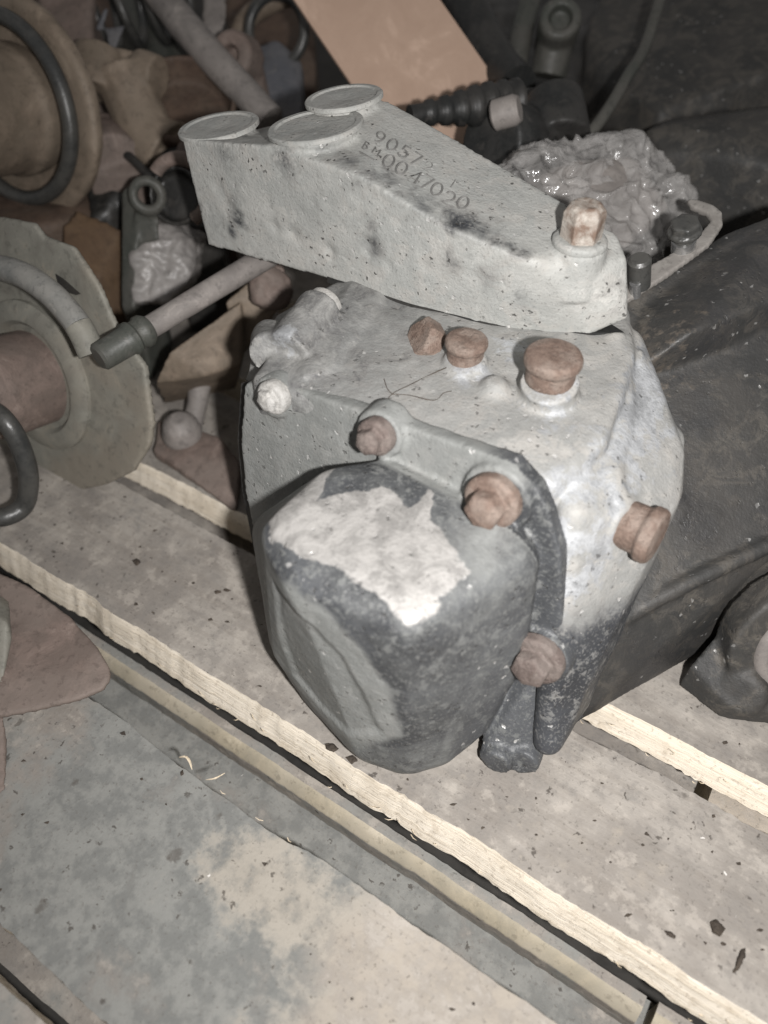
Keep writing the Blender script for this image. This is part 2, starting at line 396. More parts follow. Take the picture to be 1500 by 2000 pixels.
# ------------------------------------------------------------------ pallet
pal = bpy.data.objects.new("wooden_pallet", None); COL.objects.link(pal)
pal.rotation_euler = (0, 0, ROT); pal.empty_display_size = .05
tag(pal, "dirty wooden pallet of wide boards under the gearbox and scrap", "pallet")
def board(name, u0, u1, v0, v1, z0, z1, seed, chip=.002, mats=('wood', 'fresh'), paint=None, nu=None, cham=0.0, slant=0.0):
    rng = random.Random(seed)
    nu = nu or int((u1 - u0) / .0035); nv = 22; ncz = 12
    V = []; F = []; fm = []
    def edge(x, s):
        e = fbm((x, s * 3.3, seed), 22, 4) * chip * 1.2 + fbm((x, s * 7.7, seed + 3), 160, 2) * chip * .55
        k = fbm((x, s * 5.1, seed + 8), 9, 2)
        if k > .22: e -= (k - .22) * chip * 6
        return e
    rings = []
    for i in range(nu + 1):
        x = u0 + (u1 - u0) * i / nu
        a = v0 - edge(x, 1); b = v1 + edge(x, 2)
        wz = fbm((x, seed, 0), 6, 2) * .0008
        prof = []
        for j in range(nv + 1):
            y = a + (b - a) * j / nv
            zz = z1 + wz + fbm((x, y, seed), 28, 3) * .0008 - (cham * (1 - j / ncz) ** 1.6 if cham and j < ncz else 0)
            prof.append((x, y, zz))
        for k in range(1, 6):
            f = k / 6; prof.append((x, b + fbm((x * .4, f * .05, seed + 5), 120, 2) * chip * .6, z1 + (z0 - z1) * f))
        prof.append((x, b, z0 + fbm((x, 1, seed), 50, 3) * chip)); prof.append((x, a - slant, z0 + (fbm((x, 2, seed), 50, 3) * 1.3 + fbm((x, 4, seed), 260, 2) * .9) * chip))
        for k in range(5, 0, -1):
            f = k / 6; prof.append((x, a - slant * f ** .8 + fbm((x * .4, f * .05, seed + 6), 120, 2) * chip * .6, z1 + (z0 - z1) * f - (cham * (1 - f))))
        rings.append(prof)
    m = len(rings[0])
    for r in rings: V += r
    for i in range(nu):
        for j in range(m):
            k = (j + 1) % m; F.append([i * m + j, i * m + k, (i + 1) * m + k, (i + 1) * m + j]); fm.append((1 if cham and j < ncz else 0) if j < nv else len(mats) - 1)
    F.append([j for j in range(m)][::-1]); F.append([nu * m + j for j in range(m)]); fm += [1, 1]
    me = bpy.data.meshes.new(name)
    c = np.array([(u0 + u1) / 2, (v0 + v1) / 2, z1])
    W = np.array(V)
    me.from_pydata([tuple(p) for p in (W - c)], [], F)
    for mk in mats: me.materials.append(M[mk])
    me.polygons.foreach_set("material_index", fm); me.polygons.foreach_set("use_smooth", [True] * len(F))
    bm = bmesh.new(); bm.from_mesh(me); bmesh.ops.recalc_face_normals(bm, faces=bm.faces); bm.to_mesh(me); bm.free()
    me.set_sharp_from_angle(angle=math.radians(40))
    if paint:
        for key, f in paint.items():
            at = me.attributes.new(key, 'FLOAT', 'POINT'); at.data.foreach_set("value", np.array([f(p) for p in W], dtype=np.float32))
    o = bpy.data.objects.new(name, me); COL.objects.link(o); o.parent = pal; o.location = tuple(c); return o
TH = .04
def spot(cx, cy, rx, ry): return lambda p: float(np.exp(-((p[0] - cx) / rx) ** 2 - ((p[1] - cy) / ry) ** 2))
stC = lambda p: float(np.clip(.95 * sstep(-.03, -.11, p[0] + (p[1] - .05) * .35) * (1 - .55 * sstep(-.25, -.36, p[0])), 0, 1)) if p[2] > -.005 else 0.
wrC = lambda p: float(.85 * math.exp(-((p[0] + .15) / .05) ** 2 - ((p[1] - .09) / .03) ** 2) + .62 * sstep(-.17, -.05, p[0])) if p[2] > -.005 else 0.
board("plank", -1.0, .62, -.16, -.033, -TH, 0, 3.1, .0018, paint={'stain_shade': lambda p: .35, 'worn': lambda p: 0.})
board("plank", -1.0, .62, -.014, .1195, -TH, 0, 8.4, .0022, paint={'stain_shade': stC, 'worn': wrC})
board("plank", -1.0, .62, .182, .288, -.028, 0, 12.7, .0028, slant=.0082, paint={'stain_shade': lambda p: .06, 'worn': lambda p: .12 + .3 * spot(.03, .21, .06, .03)(p)})
board("plank", -1.0, .62, .320, .440, -.024, 0, 17.2, .0024, slant=.0075, paint={'stain_shade': lambda p: .1, 'worn': lambda p: .1})
board("plank", -1.0, .62, .470, .590, -TH, 0, 21.9, .002, nu=120, paint={'stain_shade': lambda p: .3, 'worn': lambda p: 0.})
board("plank", -1.0, .62, .620, .740, -TH, 0, 25.3, .002, nu=120, paint={'stain_shade': lambda p: .3, 'worn': lambda p: 0.})
board("plank", -1.0, .62, .770, .890, -TH, 0, 29.6, .002, nu=120, paint={'stain_shade': lambda p: .3, 'worn': lambda p: 0.})
board("plank", -1.0, .62, .920, 1.04, -TH, 0, 33.6, .002, nu=120, paint={'stain_shade': lambda p: .3, 'worn': lambda p: 0.})
# lower boards seen through the gaps
board("bottom_board", -1.0, .079, .1590, .1735, -.070, -.044, 41.3, .0014, mats=('wood', 'yellow', 'wood'), cham=.009, paint={'stain_shade': lambda p: .5, 'worn': lambda p: .2})
board("bottom_board", .086, .5, .160, .1735, -.070, -.042, 45.3, .0012, mats=('wood', 'yellow', 'wood'), cham=.003, paint={'stain_shade': lambda p: .25, 'worn': lambda p: .2})
board("bottom_board", -1.0, .5, .03, .18, -.10, -.0705, 53.1, .0012, mats=('wood', 'wood'), nu=150, paint={'stain_shade': lambda p: .9, 'worn': lambda p: .1})  # strong value here darkens the board to stand for shade inside the gap
board("block", .072, .20, .302, .40, -.135, -.030, 47.7, .001, paint={'stain_shade': lambda p: .0, 'worn': lambda p: .8})
board("block", -.9, .065, .31, .40, -.135, -.06, 49.7, .001, paint={'stain_shade': lambda p: .3, 'worn': lambda p: 0.})
board("block", -.9, .4, -.03, .06, -.135, -.06, 51.7, .001, paint={'stain_shade': lambda p: .3, 'worn': lambda p: 0.})

# ------------------------------------------------------------------ the gearbox
GB = empty("gearbox", L(-.18, .36, .0), "grey cast gearbox with rusty plugs and pale raised top housing, resting on the pallet", "gearbox")
tilt = math.radians(9)
FN = -AV * math.cos(tilt) + ZZ * math.sin(tilt)              # outward normal of the front flange
FP0 = Vp(735, 850, .288)
def FP(px, py, off=0.0): return onp(px, py, FP0 + FN * off, FN)

# --- main housing
top = .204
HZ = []
ul = [Zp(490, 735, top - .004), Zp(560, 640, top), Zp(610, 575, top), Zp(700, 520, top), Zp(1228, 600, top), Zp(1245, 690, top), Zp(1190, 860, top - .002), Zp(1090, 950, top - .008), Zp(930, 880, top - .002), Zp(735, 812, top - .003)]
HZ.append(rhull(ul + [p * np.array([1, 1, 0]) + ZZ * .03 for p in ul], .007, 1.2))
# right flank sloping outwards to the casing
rt = [Zp(1150, 600, top - .003), Zp(1110, 930, top - .012), Vp(1232, 640, .475), Vp(1272, 740, .445), Vp(1332, 862, .405), Vp(1330, 960, .375), Vp(1300, 1010, .35), Vp(1105, 1000, .30), Vp(1098, 1225, .298), Vp(1180, 1180, .305), Zp(1060, 1480, .02), Zp(1120, 1395, .012), L(-.1, .42, .02), L(-.05, .45, .03)]
HZ.append(rhull(rt, .010, 1.2))
HZ.append(hull([Zp(1040, 1490, .002), Zp(1066, 1474, .002), Zp(1135, 1398, .002), Zp(1160, 1378, .01), Vp(1085, 1250, .30), Vp(1100, 1200, .302), Vp(1200, 1190, .335), L(-.1, .42, .004), L(-.07, .32, .004)]))
HZ.append(hull([Vp(1290, 800, .42), Vp(1340, 850, .42), Vp(1332, 975, .38), Vp(1280, 1000, .35), L(-.06, .45, .16), L(-.05, .42, .06), Vp(1250, 1010, .345)]))
# ribs of the flank
HZ.append(tube(spline([Zp(1200, 660, top - .001), Vp(1215, 800, .40), Vp(1190, 930, .345), Vp(1215, 1010, .33)]), .008))
HZ.append(tube(spline([Vp(1240, 690, .452), Vp(1262, 800, .42), Vp(1245, 930, .375), Vp(1235, 1000, .35)]), .006))
# left lobes and bolt barrel
HZ.append(cyl(Vp(560, 690, .315), Vp(628, 602, .362), .0165, .0155))
HZ.append(cyl(Vp(525, 690, .31), Vp(527, 655, .335), .014, .012))
HZ.append(hull([Vp(478, 745, .31), Vp(505, 640, .34), Vp(560, 640, .35), Vp(600, 760, .31), L(-.30, .32, .06), L(-.25, .32, .06), L(-.30, .40, .06), Vp(600, 575, .39)]))
# ledge and ribs on the housing top
HZ.append(hull([Zp(560, 700, top - .004), Zp(640, 560, top - .004), Zp(690, 545, top + .007), Zp(760, 560, top + .005), Zp(650, 720, top + .002), Zp(590, 735, top + .002), Zp(660, 600, top + .007)]))
# bosses under the plugs
HZ.append(cyl(Zp(1070, 790, top - .01), Zp(1073, 742, top + .014), .0192, .0178))
HZ.append(cyl(Zp(908, 735, top - .01), Zp(908, 700, top + .006), .0148, .0135))
HZ.append(lathe(Zp(965, 775, top - .006), ZZ, [(0, .012), (.008, .010), (.013, .005)], 20))
SP = Vp(1212, 1018, .333)
PLUGD = nrm(BU * .96 - AV * .1 + ZZ * .06)
HZ.append(cyl(SP - PLUGD * .03, SP + PLUGD * .003, .021, .0168))
def paint_house(co, no):
    u = co @ BU; v = co @ AV; z = co[:, 2]
    gr = np.clip(.9 * sstep(.135, .085, z) + .25 * sstep(.17, .12, z), 0, 1) * sstep(-.17, -.08, u)
    gr = np.maximum(gr, .22 + .28 * sstep(-.14, -.28, u) - .22 * sstep(-.15, -.09, u))
    ba = .55 * sstep(-.115, -.075, u) * sstep(.10, .15, z) * (1 - sstep(-.055, -.035, u) * .6)
    ba = np.maximum(ba, .35 * np.exp(-((u + .10) / .03) ** 2 - ((v - .33) / .04) ** 2))
    for px_, py_, r_ in ((1070, 790, .024), (908, 735, .02), (1000, 690, .02), (560, 690, .012), (1215, 1015, .022)):
        c_ = Zp(px_, py_, top); ba = np.maximum(ba, .6 * np.exp(-((co[:, 0] - c_[0]) ** 2 + (co[:, 1] - c_[1]) ** 2) / r_ ** 2) * (z > top - .06))
    ba = ba * (1 + 1.2 * np.array([fbm(p, 45, 3, 2.) for p in co]))
    return {'grime': gr, 'bare': ba}
housing = cast("housing", HZ, M['house'], GB, .0017, 8, (.0019, 30), paint=paint_house)

bvh_h = BVHTree.FromPolygons([tuple(v.co) for v in housing.data.vertices], [tuple(p.vertices) for p in housing.data.polygons])
def on_house(px, py):
    h = bvh_h.ray_cast(Vector(CAM - np.array(GB.location)), Vector(nrm(ray(px, py)))); return np.array(h[0]) + np.array(GB.location)
for ln_ in ([(742, 802), (752, 788), (768, 768), (800, 752), (840, 732), (872, 718)], [(766, 770), (800, 772), (848, 782), (866, 768), (882, 764)], [(750, 740), (756, 758), (766, 770)]):
    add("casting_seam", tube(spline([on_house(x, y) for x, y in ln_], 5), .0003, 6), M['crumb'], housing)

# --- front cover: flange with lobes and the boxy bowl
FC = []
fo = [(474, 752), (520, 742), (735, 822), (900, 888), (1000, 905), (1052, 958), (1072, 1010), (1094, 1085), (1097, 1215), (1075, 1330), (1040, 1420), (900, 1440), (700, 1330), (560, 1180), (500, 1080), (476, 960), (467, 860)]
fpts = [FP(*p) for p in fo]
def zmin(p, z=.004): return np.array([p[0], p[1], max(p[2], z)])
fpts = [zmin(p) for p in fpts]
FC.append(hull([p - FN * .001 for p in fpts] + [p - FN * .013 for p in fpts]))
gk = [zmin(FP(x + (x - 780) * .010, y + (y - 1080) * .010, -.0130), .006) for x, y in fo]
add("gasket_and_gap_shade", hull([p for p in gk] + [p - FN * .0018 for p in gk]), M['rubber'], GB)
B_ = [(535, 775), (735, 850), (962, 975), (1045, 1285)]
for (x, y), r in zip(B_, (.015, .0165, .0225, .021)):
    c = FP(x + 12, y - 8) if x > 600 else FP(x, y)
    FC.append(cyl(c - FN * .012, c + FN * (.005 if x > 600 else .003), r, r * .94))
# bowl
zt = .187
bt = [Zp(805, 1205, zt - .004), Zp(548, 1096, zt - .002), Zp(505, 1002, zt), Zp(620, 897, zt + .004), Zp(745, 872, zt + .004), Zp(900, 935, zt + .002), Zp(1030, 1005, zt - .002), Zp(922, 1098, zt - .003)]
FCb = bt + [Vp(511, 1095, .206), Vp(528, 1262, .209), Vp(606, 1366, .209), Zp(714, 1494, .003), Zp(800, 1522, .0), Zp(872, 1500, .001), Zp(940, 1446, .012),
            Vp(830, 1340, .2), FP(1066, 1060, .006), FP(1066, 1200, .006), FP(1040, 1310, .004), zmin(FP(560, 1240, .004), .02), zmin(FP(950, 1420, .004), .006), FP(500, 1010, .003)]
FC.append(rhull(FCb, .019, 1.4))
# drain boss at the foot
db = Zp(992, 1478, .010)
FC.append(hull([Zp(932, 1478, .010), Zp(962, 1508, .003), Zp(1030, 1512, .003), Zp(1053, 1478, .008), Zp(1050, 1440, .02), Zp(945, 1440, .02), FP(1060, 1300, -.006), FP(960, 1330, -.002)]))
FC.append(cyl(Zp(968, 1492, .012) , Zp(968, 1470, .012) - FN * .02, .0105)); FC.append(cyl(Zp(1020, 1490, .012), Zp(1022, 1465, .012) - FN * .02, .011))
panel_px = [(556, 1112), (600, 1128), (655, 1175), (705, 1235), (745, 1310), (775, 1385), (720, 1380), (650, 1345), (592, 1300), (566, 1220)]
panel = [loc(Vp(x, y, .202))[[0, 2]] for x, y in panel_px]
patch_px = [(512, 1002), (560, 955), (618, 905), (655, 908), (640, 950), (625, 975), (680, 960), (748, 952), (800, 985), (822, 975), (838, 948), (848, 965), (842, 1010), (880, 1045), (925, 1100), (870, 1145), (832, 1188), (800, 1196), (740, 1150), (660, 1105), (580, 1075), (520, 1040)]
patch = [loc(Zp(x, y, zt))[:2] for x, y in patch_px]
def sd_poly(x, y, poly):
    poly = np.asarray(poly); d = np.full(len(x), 1e9); n = len(poly)
    for i in range(n):
        a = poly[i]; b = poly[(i + 1) % n]; e = b - a; w = np.stack([x - a[0], y - a[1]], 1)
        t = np.clip((w @ e) / (e @ e), 0, 1); q = w - t[:, None] * e; d = np.minimum(d, np.hypot(q[:, 0], q[:, 1]))
    s = inpoly(x, y, poly); return np.where(s, -d, d)
paintpoly = [loc(Vp(x, y, .202))[[0, 2]] for x, y in ((400, 960), (500, 1035), (556, 1095), (610, 1108), (680, 1160), (735, 1225), (780, 1305), (800, 1395), (720, 1390), (650, 1356), (585, 1312), (420, 1260))]
def move_front(co, no):
    u = co @ BU; v = co @ AV; z = co[:, 2]
    fr = (no @ AV) < -.55
    sd = sd_poly(u, z, panel)
    dip = np.where(fr & (v < .235), sstep(.003, -.004, sd) * .0024, 0)
    return co - no * dip[:, None]
def paint_front(co, no):
    u = co @ BU; v = co @ AV; z = co[:, 2]
    fd = (co - FP0) @ FN                                    # height above the flange face
    bowl = sstep(.006, .014, fd)
    wob = np.array([fbm(p, 60, 3) for p in co]) * .005
    sp = sd_poly(u, v, patch) + wob
    ba = sstep(.003, -.004, sp) * sstep(.160, .176, z) * .8
    pn = sd_poly(u, z, paintpoly) + wob * .5; pan = sstep(.010, -.004, pn) * (v < .26)
    gr = bowl * .80 * (1 - .95 * pan)
    gr = np.maximum(gr, (.40 + .60 * sstep(.024, .008, pn)) * (1 - pan) * (pn < .03) * bowl * (v < .235) * (z > .05))
    gr *= 1 - .22 * sstep(.062, .045, z)
    gr = gr * (1 - .45 * np.exp(-((u + .105) / .022) ** 2 - ((v - .265) / .04) ** 2))
    gr = np.maximum(gr, .9 * sstep(-.14, -.105, u) * (fd < -.0015))
    gr = np.maximum(gr, .95 * sstep(-.120, -.105, u) * sstep(.215, .20, z) * (fd < .010))
    gr = np.maximum(gr, .95 * sstep(-.10, -.078, u) * sstep(.12, .06, z))
    gr = np.maximum(gr, .6 * np.exp(-((u + .19) / .02) ** 2 - ((v - .275) / .008) ** 2))
    return {'grime': gr * .92, 'bare': ba}
front = cast("front_cover", FC, M['front'], GB, .0016, 9, (.0007, 45), move=move_front, paint=paint_front)

# --- top housing (pale) with three sealing discs
TC = []
cr = [Vp(355, 272, .402), Vp(520, 284, .398), Vp(700, 342, .398), Vp(870, 442, .401), Vp(1020, 505, .409), Vp(1085, 555, .42)]          # front top edge
bo = [Vp(407, 480, .398), Vp(545, 502, .402), Vp(640, 545, .402), Vp(800, 602, .404), Vp(960, 642, .413), Vp(1070, 657, .428), Vp(1150, 655, .438)]
rg = [Vp(500, 252, .462), Vp(640, 224, .468), Vp(757, 196, .488), Vp(805, 226, .49), Vp(935, 298, .487), Vp(1085, 392, .482), Vp(1195, 448, .472)]       # ridge at the back
lo = lambda p: np.array([p[0], p[1], .2085])
TC.append(hull([cr[0], cr[1], bo[0], bo[1], bo[2], rg[0], lo(rg[0]) + ZZ * .004, Vp(520, 266, .44), Vp(420, 262, .46)]))
TC.append(hull([cr[1], cr[2], bo[1], bo[2], bo[3], rg[0], rg[1], rg[2], lo(rg[0]), lo(rg[2]), lo(rg[1])]))
TC.append(hull([cr[2], cr[3], bo[2], bo[3], bo[4], rg[2], rg[3], rg[4], lo(rg[2]), lo(rg[4])]))
TC.append(hull([cr[3], cr[4], bo[3], bo[4], bo[5], rg[3], rg[4], rg[5], lo(rg[3]), lo(rg[5])]))
TC.append(hull([cr[4], cr[5], bo[4], bo[5], bo[6], rg[4], rg[5], lo(rg[4]), lo(rg[5]), Vp(1226, 622, .452), Vp(1224, 505, .458), Vp(1205, 458, .472), L(-.115, .49, .207), Vp(1175, 545, .437)]))
DN = nrm(ZZ - BU * .13 - AV * .02)
D1, D2, D3 = Zp(426, 243, .2805), Zp(615, 242, .3005), Zp(671, 187, .3045)
for D, r in ((D1, .0295), (D2, .0318), (D3, .0272)):
    TC.append(cyl(D - DN * .013 , D - DN * .0035, r * .78, r * .95, 40))
BB = Zp(1131, 478, .2625)
TC.append(cyl(BB - ZZ * .03, BB + ZZ * .001, .0195, .0178, 32))
dents = [(Vp(*p, .402), r, a) for p, r, a in (((455, 405), .008, .0022), ((430, 360), .006, .0015), ((540, 440), .005, .0018), ((575, 455), .006, .002), ((645, 490), .005, .002), ((720, 475), .006, .0022), ((925, 550), .006, .002), ((760, 520), .004, .0012), ((830, 520), .005, .0012), ((1090, 615), .006, .002), ((960, 520), .004, .0012))]
def move_cover(co, no):
    out = co.copy()
    for c, r, a in dents:
        d = np.linalg.norm(co - c, axis=1); out -= no * (np.exp(-(d / r) ** 2) * a)[:, None]
    return out
smear_px = [(560, 285), (640, 300), (720, 330), (800, 385), (900, 440), (1000, 478), (1025, 500), (1000, 508), (930, 480), (860, 445), (790, 410), (720, 370), (650, 330)]
def smear_line(co):
    pl = [loc(Vp(x, y, .4)) for x, y in ((600, 290), (700, 335), (800, 395), (900, 455), (1015, 502))]
    q = np.stack([co @ BU, co[:, 2]], 1); d = np.full(len(co), 1e9)
    for a, b in zip(pl[:-1], pl[1:]):
        a = a[[0, 2]]; b = b[[0, 2]]; e = b - a; t = np.clip(((q - a) @ e) / (e @ e), 0, 1); d = np.minimum(d, np.linalg.norm(q - a - t[:, None] * e, axis=1))
    return d
def paint_cover(co, no):
    u = co @ BU; v = co @ AV; z = co[:, 2]
    d = smear_line(co)
    gr = sstep(.013, .001, d) * sstep(.45, .41, v) * (.40 + .25 * sstep(-.30, -.2, u))
    gr = np.maximum(gr, .5 * np.exp(-((u + .408) / .012) ** 2 - ((z - .225) / .014) ** 2) * (v < .42))
    for px_, py_, rr, k_ in ((470, 420, .012, .75), (455, 450, .007, .6), (440, 300, .016, .45), (385, 400, .010, .45), (560, 310, .016, .5), (720, 470, .020, .42), (940, 560, .014, .45), (1000, 600, .009, .5), (880, 520, .012, .5), (620, 420, .016, .4), (800, 440, .01, .5), (690, 360, .014, .45)):
        c_ = loc(Vp(px_, py_, .4)); gr = np.maximum(gr, k_ * np.exp(-((u - c_[0]) / rr) ** 2 - ((z - c_[2]) / (rr * 1.3)) ** 2) * (v < .43))
    gr = .92 * gr * (1 + .8 * np.array([fbm(p, 70, 3, 6.) for p in co]))
    ba = .55 * np.exp(-((u + .115) / .035) ** 2 - ((z - .235) / .02) ** 2) + .4 * sstep(-.28, -.33, u) * sstep(.27, .285, z)
    return {'grime': gr, 'bare': ba}
cover = cast("top_housing", TC, M['cover'], GB, .0016, 6, (.0006, 50), move=move_cover, paint=paint_cover)
for D, r in ((D1, .0302), (D2, .0326), (D3, .0278)):
    dk = add("sealing_disc", lathe(D - DN * .0035, DN, [(0, r * .96), (.0005, r), (.0026, r), (.0034, r * .97), (.0034, r * .86), (.0022, r * .82), (.0022, r * .35), (.0014, r * .2), (.0014, 0)], 56), M['cover'], cover)

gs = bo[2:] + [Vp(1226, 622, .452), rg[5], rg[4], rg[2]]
add("gasket_and_gap_shade", hull([np.array([p[0], p[1], zz]) - AV * .0005 for p in gs for zz in (.2030, .2078)]), M['rubber'], GB)  # black sheet added to draw the shadow line under the top housing

# stamped casting number, strokes lying on the top face
bvh = BVHTree.FromPolygons([tuple(v.co) for v in cover.data.vertices], [tuple(p.vertices) for p in cover.data.polygons])
gbp = np.array(GB.location)
def on_cover(px, py, lift=0.0):
    r = ray(px, py); h = bvh.ray_cast(Vector(CAM - gbp), Vector(nrm(r)))
    return (np.array(h[0]) + np.array(h[1]) * lift + gbp) if h[0] is not None else None
def arc(cx, cy, rx, ry, a0, a1, n=18):
    return [(cx + rx * math.cos(math.radians(a0 + (a1 - a0) * i / n)), cy + ry * math.sin(math.radians(a0 + (a1 - a0) * i / n))) for i in range(n + 1)]
GLY = {  # strokes on a 1 x 1.5 cell, y up
    '0': [arc(.5, .75, .42, .7, 0, 360)], '9': [arc(.5, 1.05, .38, .4, 0, 360), arc(.2, .95, .68, .85, -80, 10, 10)],
    '5': [[(.85, 1.45), (.25, 1.45), (.2, .85)], arc(.42, .48, .42, .46, 110, -150)], '7': [[(.1, 1.45), (.9, 1.45), (.35, .02)]],
    '4': [[(.7, .02), (.7, 1.45), (.05, .45), (.98, .45)]], '2': [arc(.48, 1.05, .38, .42, 170, -40, 12) + [(.08, .04), (.95, .04)]],
    '1': [[(.25, 1.15), (.55, 1.45), (.55, .02)]], 'B': [[(.15, 0), (.15, 1.45), (.6, 1.45), (.8, 1.15), (.6, .8), (.15, .8)], [(.6, .8), (.88, .4), (.6, 0), (.15, 0)]],
    'M': [[(.05, 0), (.05, 1.45), (.5, .6), (.95, 1.45), (.95, 0)]], '_': [[(-.2, -.3), (2.5, -.3)]]}
def glyph(ch, cx, cy, w, h, ang, rad, lift):
    ca, sa = math.cos(math.radians(ang)), math.sin(math.radians(ang)); out = []
    ux, uy = ca, sa; vx, vy = sa * .62 + .25, -ca * 1.0          # letter up runs towards the ridge
    for st in GLY[ch]:
        pts = []
        for a, b in st:
            X = (a - .5) * w; Y = (b - .75) / 1.5 * h
            p = on_cover(cx + ux * X + vx * Y, cy + uy * X + vy * Y, lift)
            if p is not None: pts.append(p)
        if len(pts) > 1: out.append(tube(pts, rad, 6))
    return out
row = []
for ch, x, y in (('9', 741, 269), ('0', 766, 283), ('5', 790, 297), ('7', 812, 311)): row += glyph(ch, x, y, 21, 24, 31, .00075, .0)
add("casting_number", join(row), M['letter'], cover)
row = []
for ch, x, y in (('2', 836, 325), ('1', 884, 358)): row += glyph(ch, x, y, 17, 19, 31, .00055, -.0003)
add("casting_number", join(row), M['letter'], cover)
row = []
for ch, x, y in (('0', 759, 315), ('0', 784, 329), ('4', 812, 346), ('7', 833, 357), ('0', 853, 370), ('2', 877, 388), ('0', 904, 396)): row += glyph(ch, x, y, 23, 27, 31, .0008, .0)
add("casting_number", join(row), M['letter'], cover)
row = glyph('B', 715, 285, 12, 15, 31, .0006, .0) + glyph('M', 735, 296, 13, 14, 31, .0006, 0)
pts = [on_cover(702, 297, 0), on_cover(716, 305, 0), on_cover(730, 313, 0)]
row.append(tube(pts, .0008, 6)); add("foundry_mark", join(row), M['letter'], cover)

# --- plugs and bolts
def hexpr(p, d, r, h, rot=0.0):
    x, y, d = frame(d); V = []
    for k, (hh, rr) in enumerate(((0, r), (h * .85, r), (h, r * .88))):
        for i in range(6):
            a = math.pi / 3 * i + rot; V.append(np.asarray(p) + d * hh + (x * math.cos(a) + y * math.sin(a)) * rr)
    return hull(V)
def flange_bolt(c, d, r, h, mat, rot=0.0, name="bolt"):
    c = np.asarray(c)
    ps = [lathe(c - d * .004, d, [(0, r), (.0065, r), (.0085, r * .86)], 32), hexpr(c + d * .003, d, r * .68, h, rot), lathe(c + d * (.003 + h - .003), d, [(0, r * .55), (.0032, r * .5), (.0042, r * .3)], 24)]
    return cast(name, ps, mat, GB, .0008, 1, (.0004, 140))
d = nrm(FN)
flange_bolt(FP(535, 775, .006), d, .0112, .006, M['pale_bolt'], .3)
flange_bolt(FP(735, 852, .009), d, .0118, .009, M['brown_bolt'], .5)
flange_bolt(FP(962, 978, .009), d, .0165, .012, M['rust_bolt'], .2)
flange_bolt(FP(1048, 1287, .015), d, .0172, .011, M['brown_bolt'], .4)
cast("screw_plug", [lathe(Zp(1073, 742, top + .012), ZZ, [(0, .0150), (.011, .0150)], 40), lathe(Zp(1073, 742, top + .012) + ZZ * .011, ZZ, [(0, .0162), (.002, .0174), (.0055, .0174), (.008, .016), (.009, .009)], 48)], M['rust_bolt'], GB, .0008, 1, (.0004, 140))
cast("screw_plug", [lathe(Zp(908, 700, top + .004), ZZ, [(0, .0118), (.009, .0118)], 40), lathe(Zp(908, 700, top + .004) + ZZ * .009, ZZ, [(0, .0128), (.002, .0138), (.004, .0138), (.006, .0125), (.007, .008)], 48)], M['rust_bolt'], GB, .0008, 1, (.0005, 140))
cast("bolt", [cyl(Vp(850, 690, .385), Vp(850, 690, .385) + nrm(-AV * .55 - BU * .5 + ZZ * .6) * .008, .015), hexpr(Vp(842, 674, .376), nrm(-AV * .55 - BU * .5 + ZZ * .6), .0155, .013)], M['rust_bolt'], GB, .0008, 1, (.0005, 140))
cast("screw_plug", [lathe(SP + PLUGD * .002, PLUGD, [(0, .0150), (.014, .0150)], 40), lathe(SP + PLUGD * .0145, PLUGD, [(0, .0155), (.002, .0175), (.0065, .0175), (.009, .016), (.010, .009)], 48)], M['rust_bolt'], GB, .0008, 1, (.0005, 140))
cast("washer", [lathe(BB, ZZ, [(0, .0172), (.004, .0172), (.0055, .0150)], 40)], M['cover'], GB, .0009, 3, (.0005, 110))
cast("bolt", [hexpr(BB + ZZ * .004, ZZ, .0132, .020, .45), lathe(BB + ZZ * .021, ZZ, [(0, .0105), (.004, .0105), (.0055, .008)], 24)], M['white_bolt'], GB, .0008, 1, (.0005, 140))
cast("stud_end", [lathe(Vp(622, 610, .358), nrm(Vp(628, 602, .362) - Vp(560, 690, .315)), [(0, .0125), (.011, .0125), (.0125, .011)], 32)], M['pale_bolt'], GB, .001, 3, (.0007, 120))

# --- dark oily clutch casing behind and to the right
CS = []
cb = [Zp(1105, 1425, .004), Zp(1200, 1352, .004), Zp(1330, 1292, .006), L(.12, .56, .02), L(.16, .75, .02), L(-.08, .8, .02), L(-.16, .5, .02)]
CS.append(hull([L(-.14, .47, .19), Vp(1226, 598, .50), Vp(1420, 455, .585), Vp(1560, 400, .62), Vp(1215, 1195, .335), Vp(1340, 1135, .375), Vp(1510, 1060, .43), Vp(1600, 1010, .46), L(.10, .62, .16), L(-.06, .7, .15)] + cb))
CS.append(hull([Vp(1232, 598, .505), Vp(1420, 458, .585), Vp(1560, 400, .62), Vp(1580, 560, .56), Vp(1350, 650, .475), Vp(1250, 720, .455), Vp(1350, 670, .48), L(-.1, .7, .12), L(.05, .65, .1), L(-.1, .5, .1)]))
CS.append(tube(spline([Vp(1180, 1225, .327), Vp(1330, 1145, .37), Vp(1500, 1065, .425), Vp(1600, 1020, .46)]), .006))
def paint_case(co, no):
    return {'grime': np.array([.42 + .9 * fbm(p, 14, 3, 9.) for p in co]), 'bare': .38 * np.exp(-(((co @ BU) + .08) / .05) ** 2 - (((co @ AV) - .47) / .05) ** 2)}
cast("clutch_casing", CS, M['casing'], GB, .0024, 4, (.0009, 45), paint=paint_case)
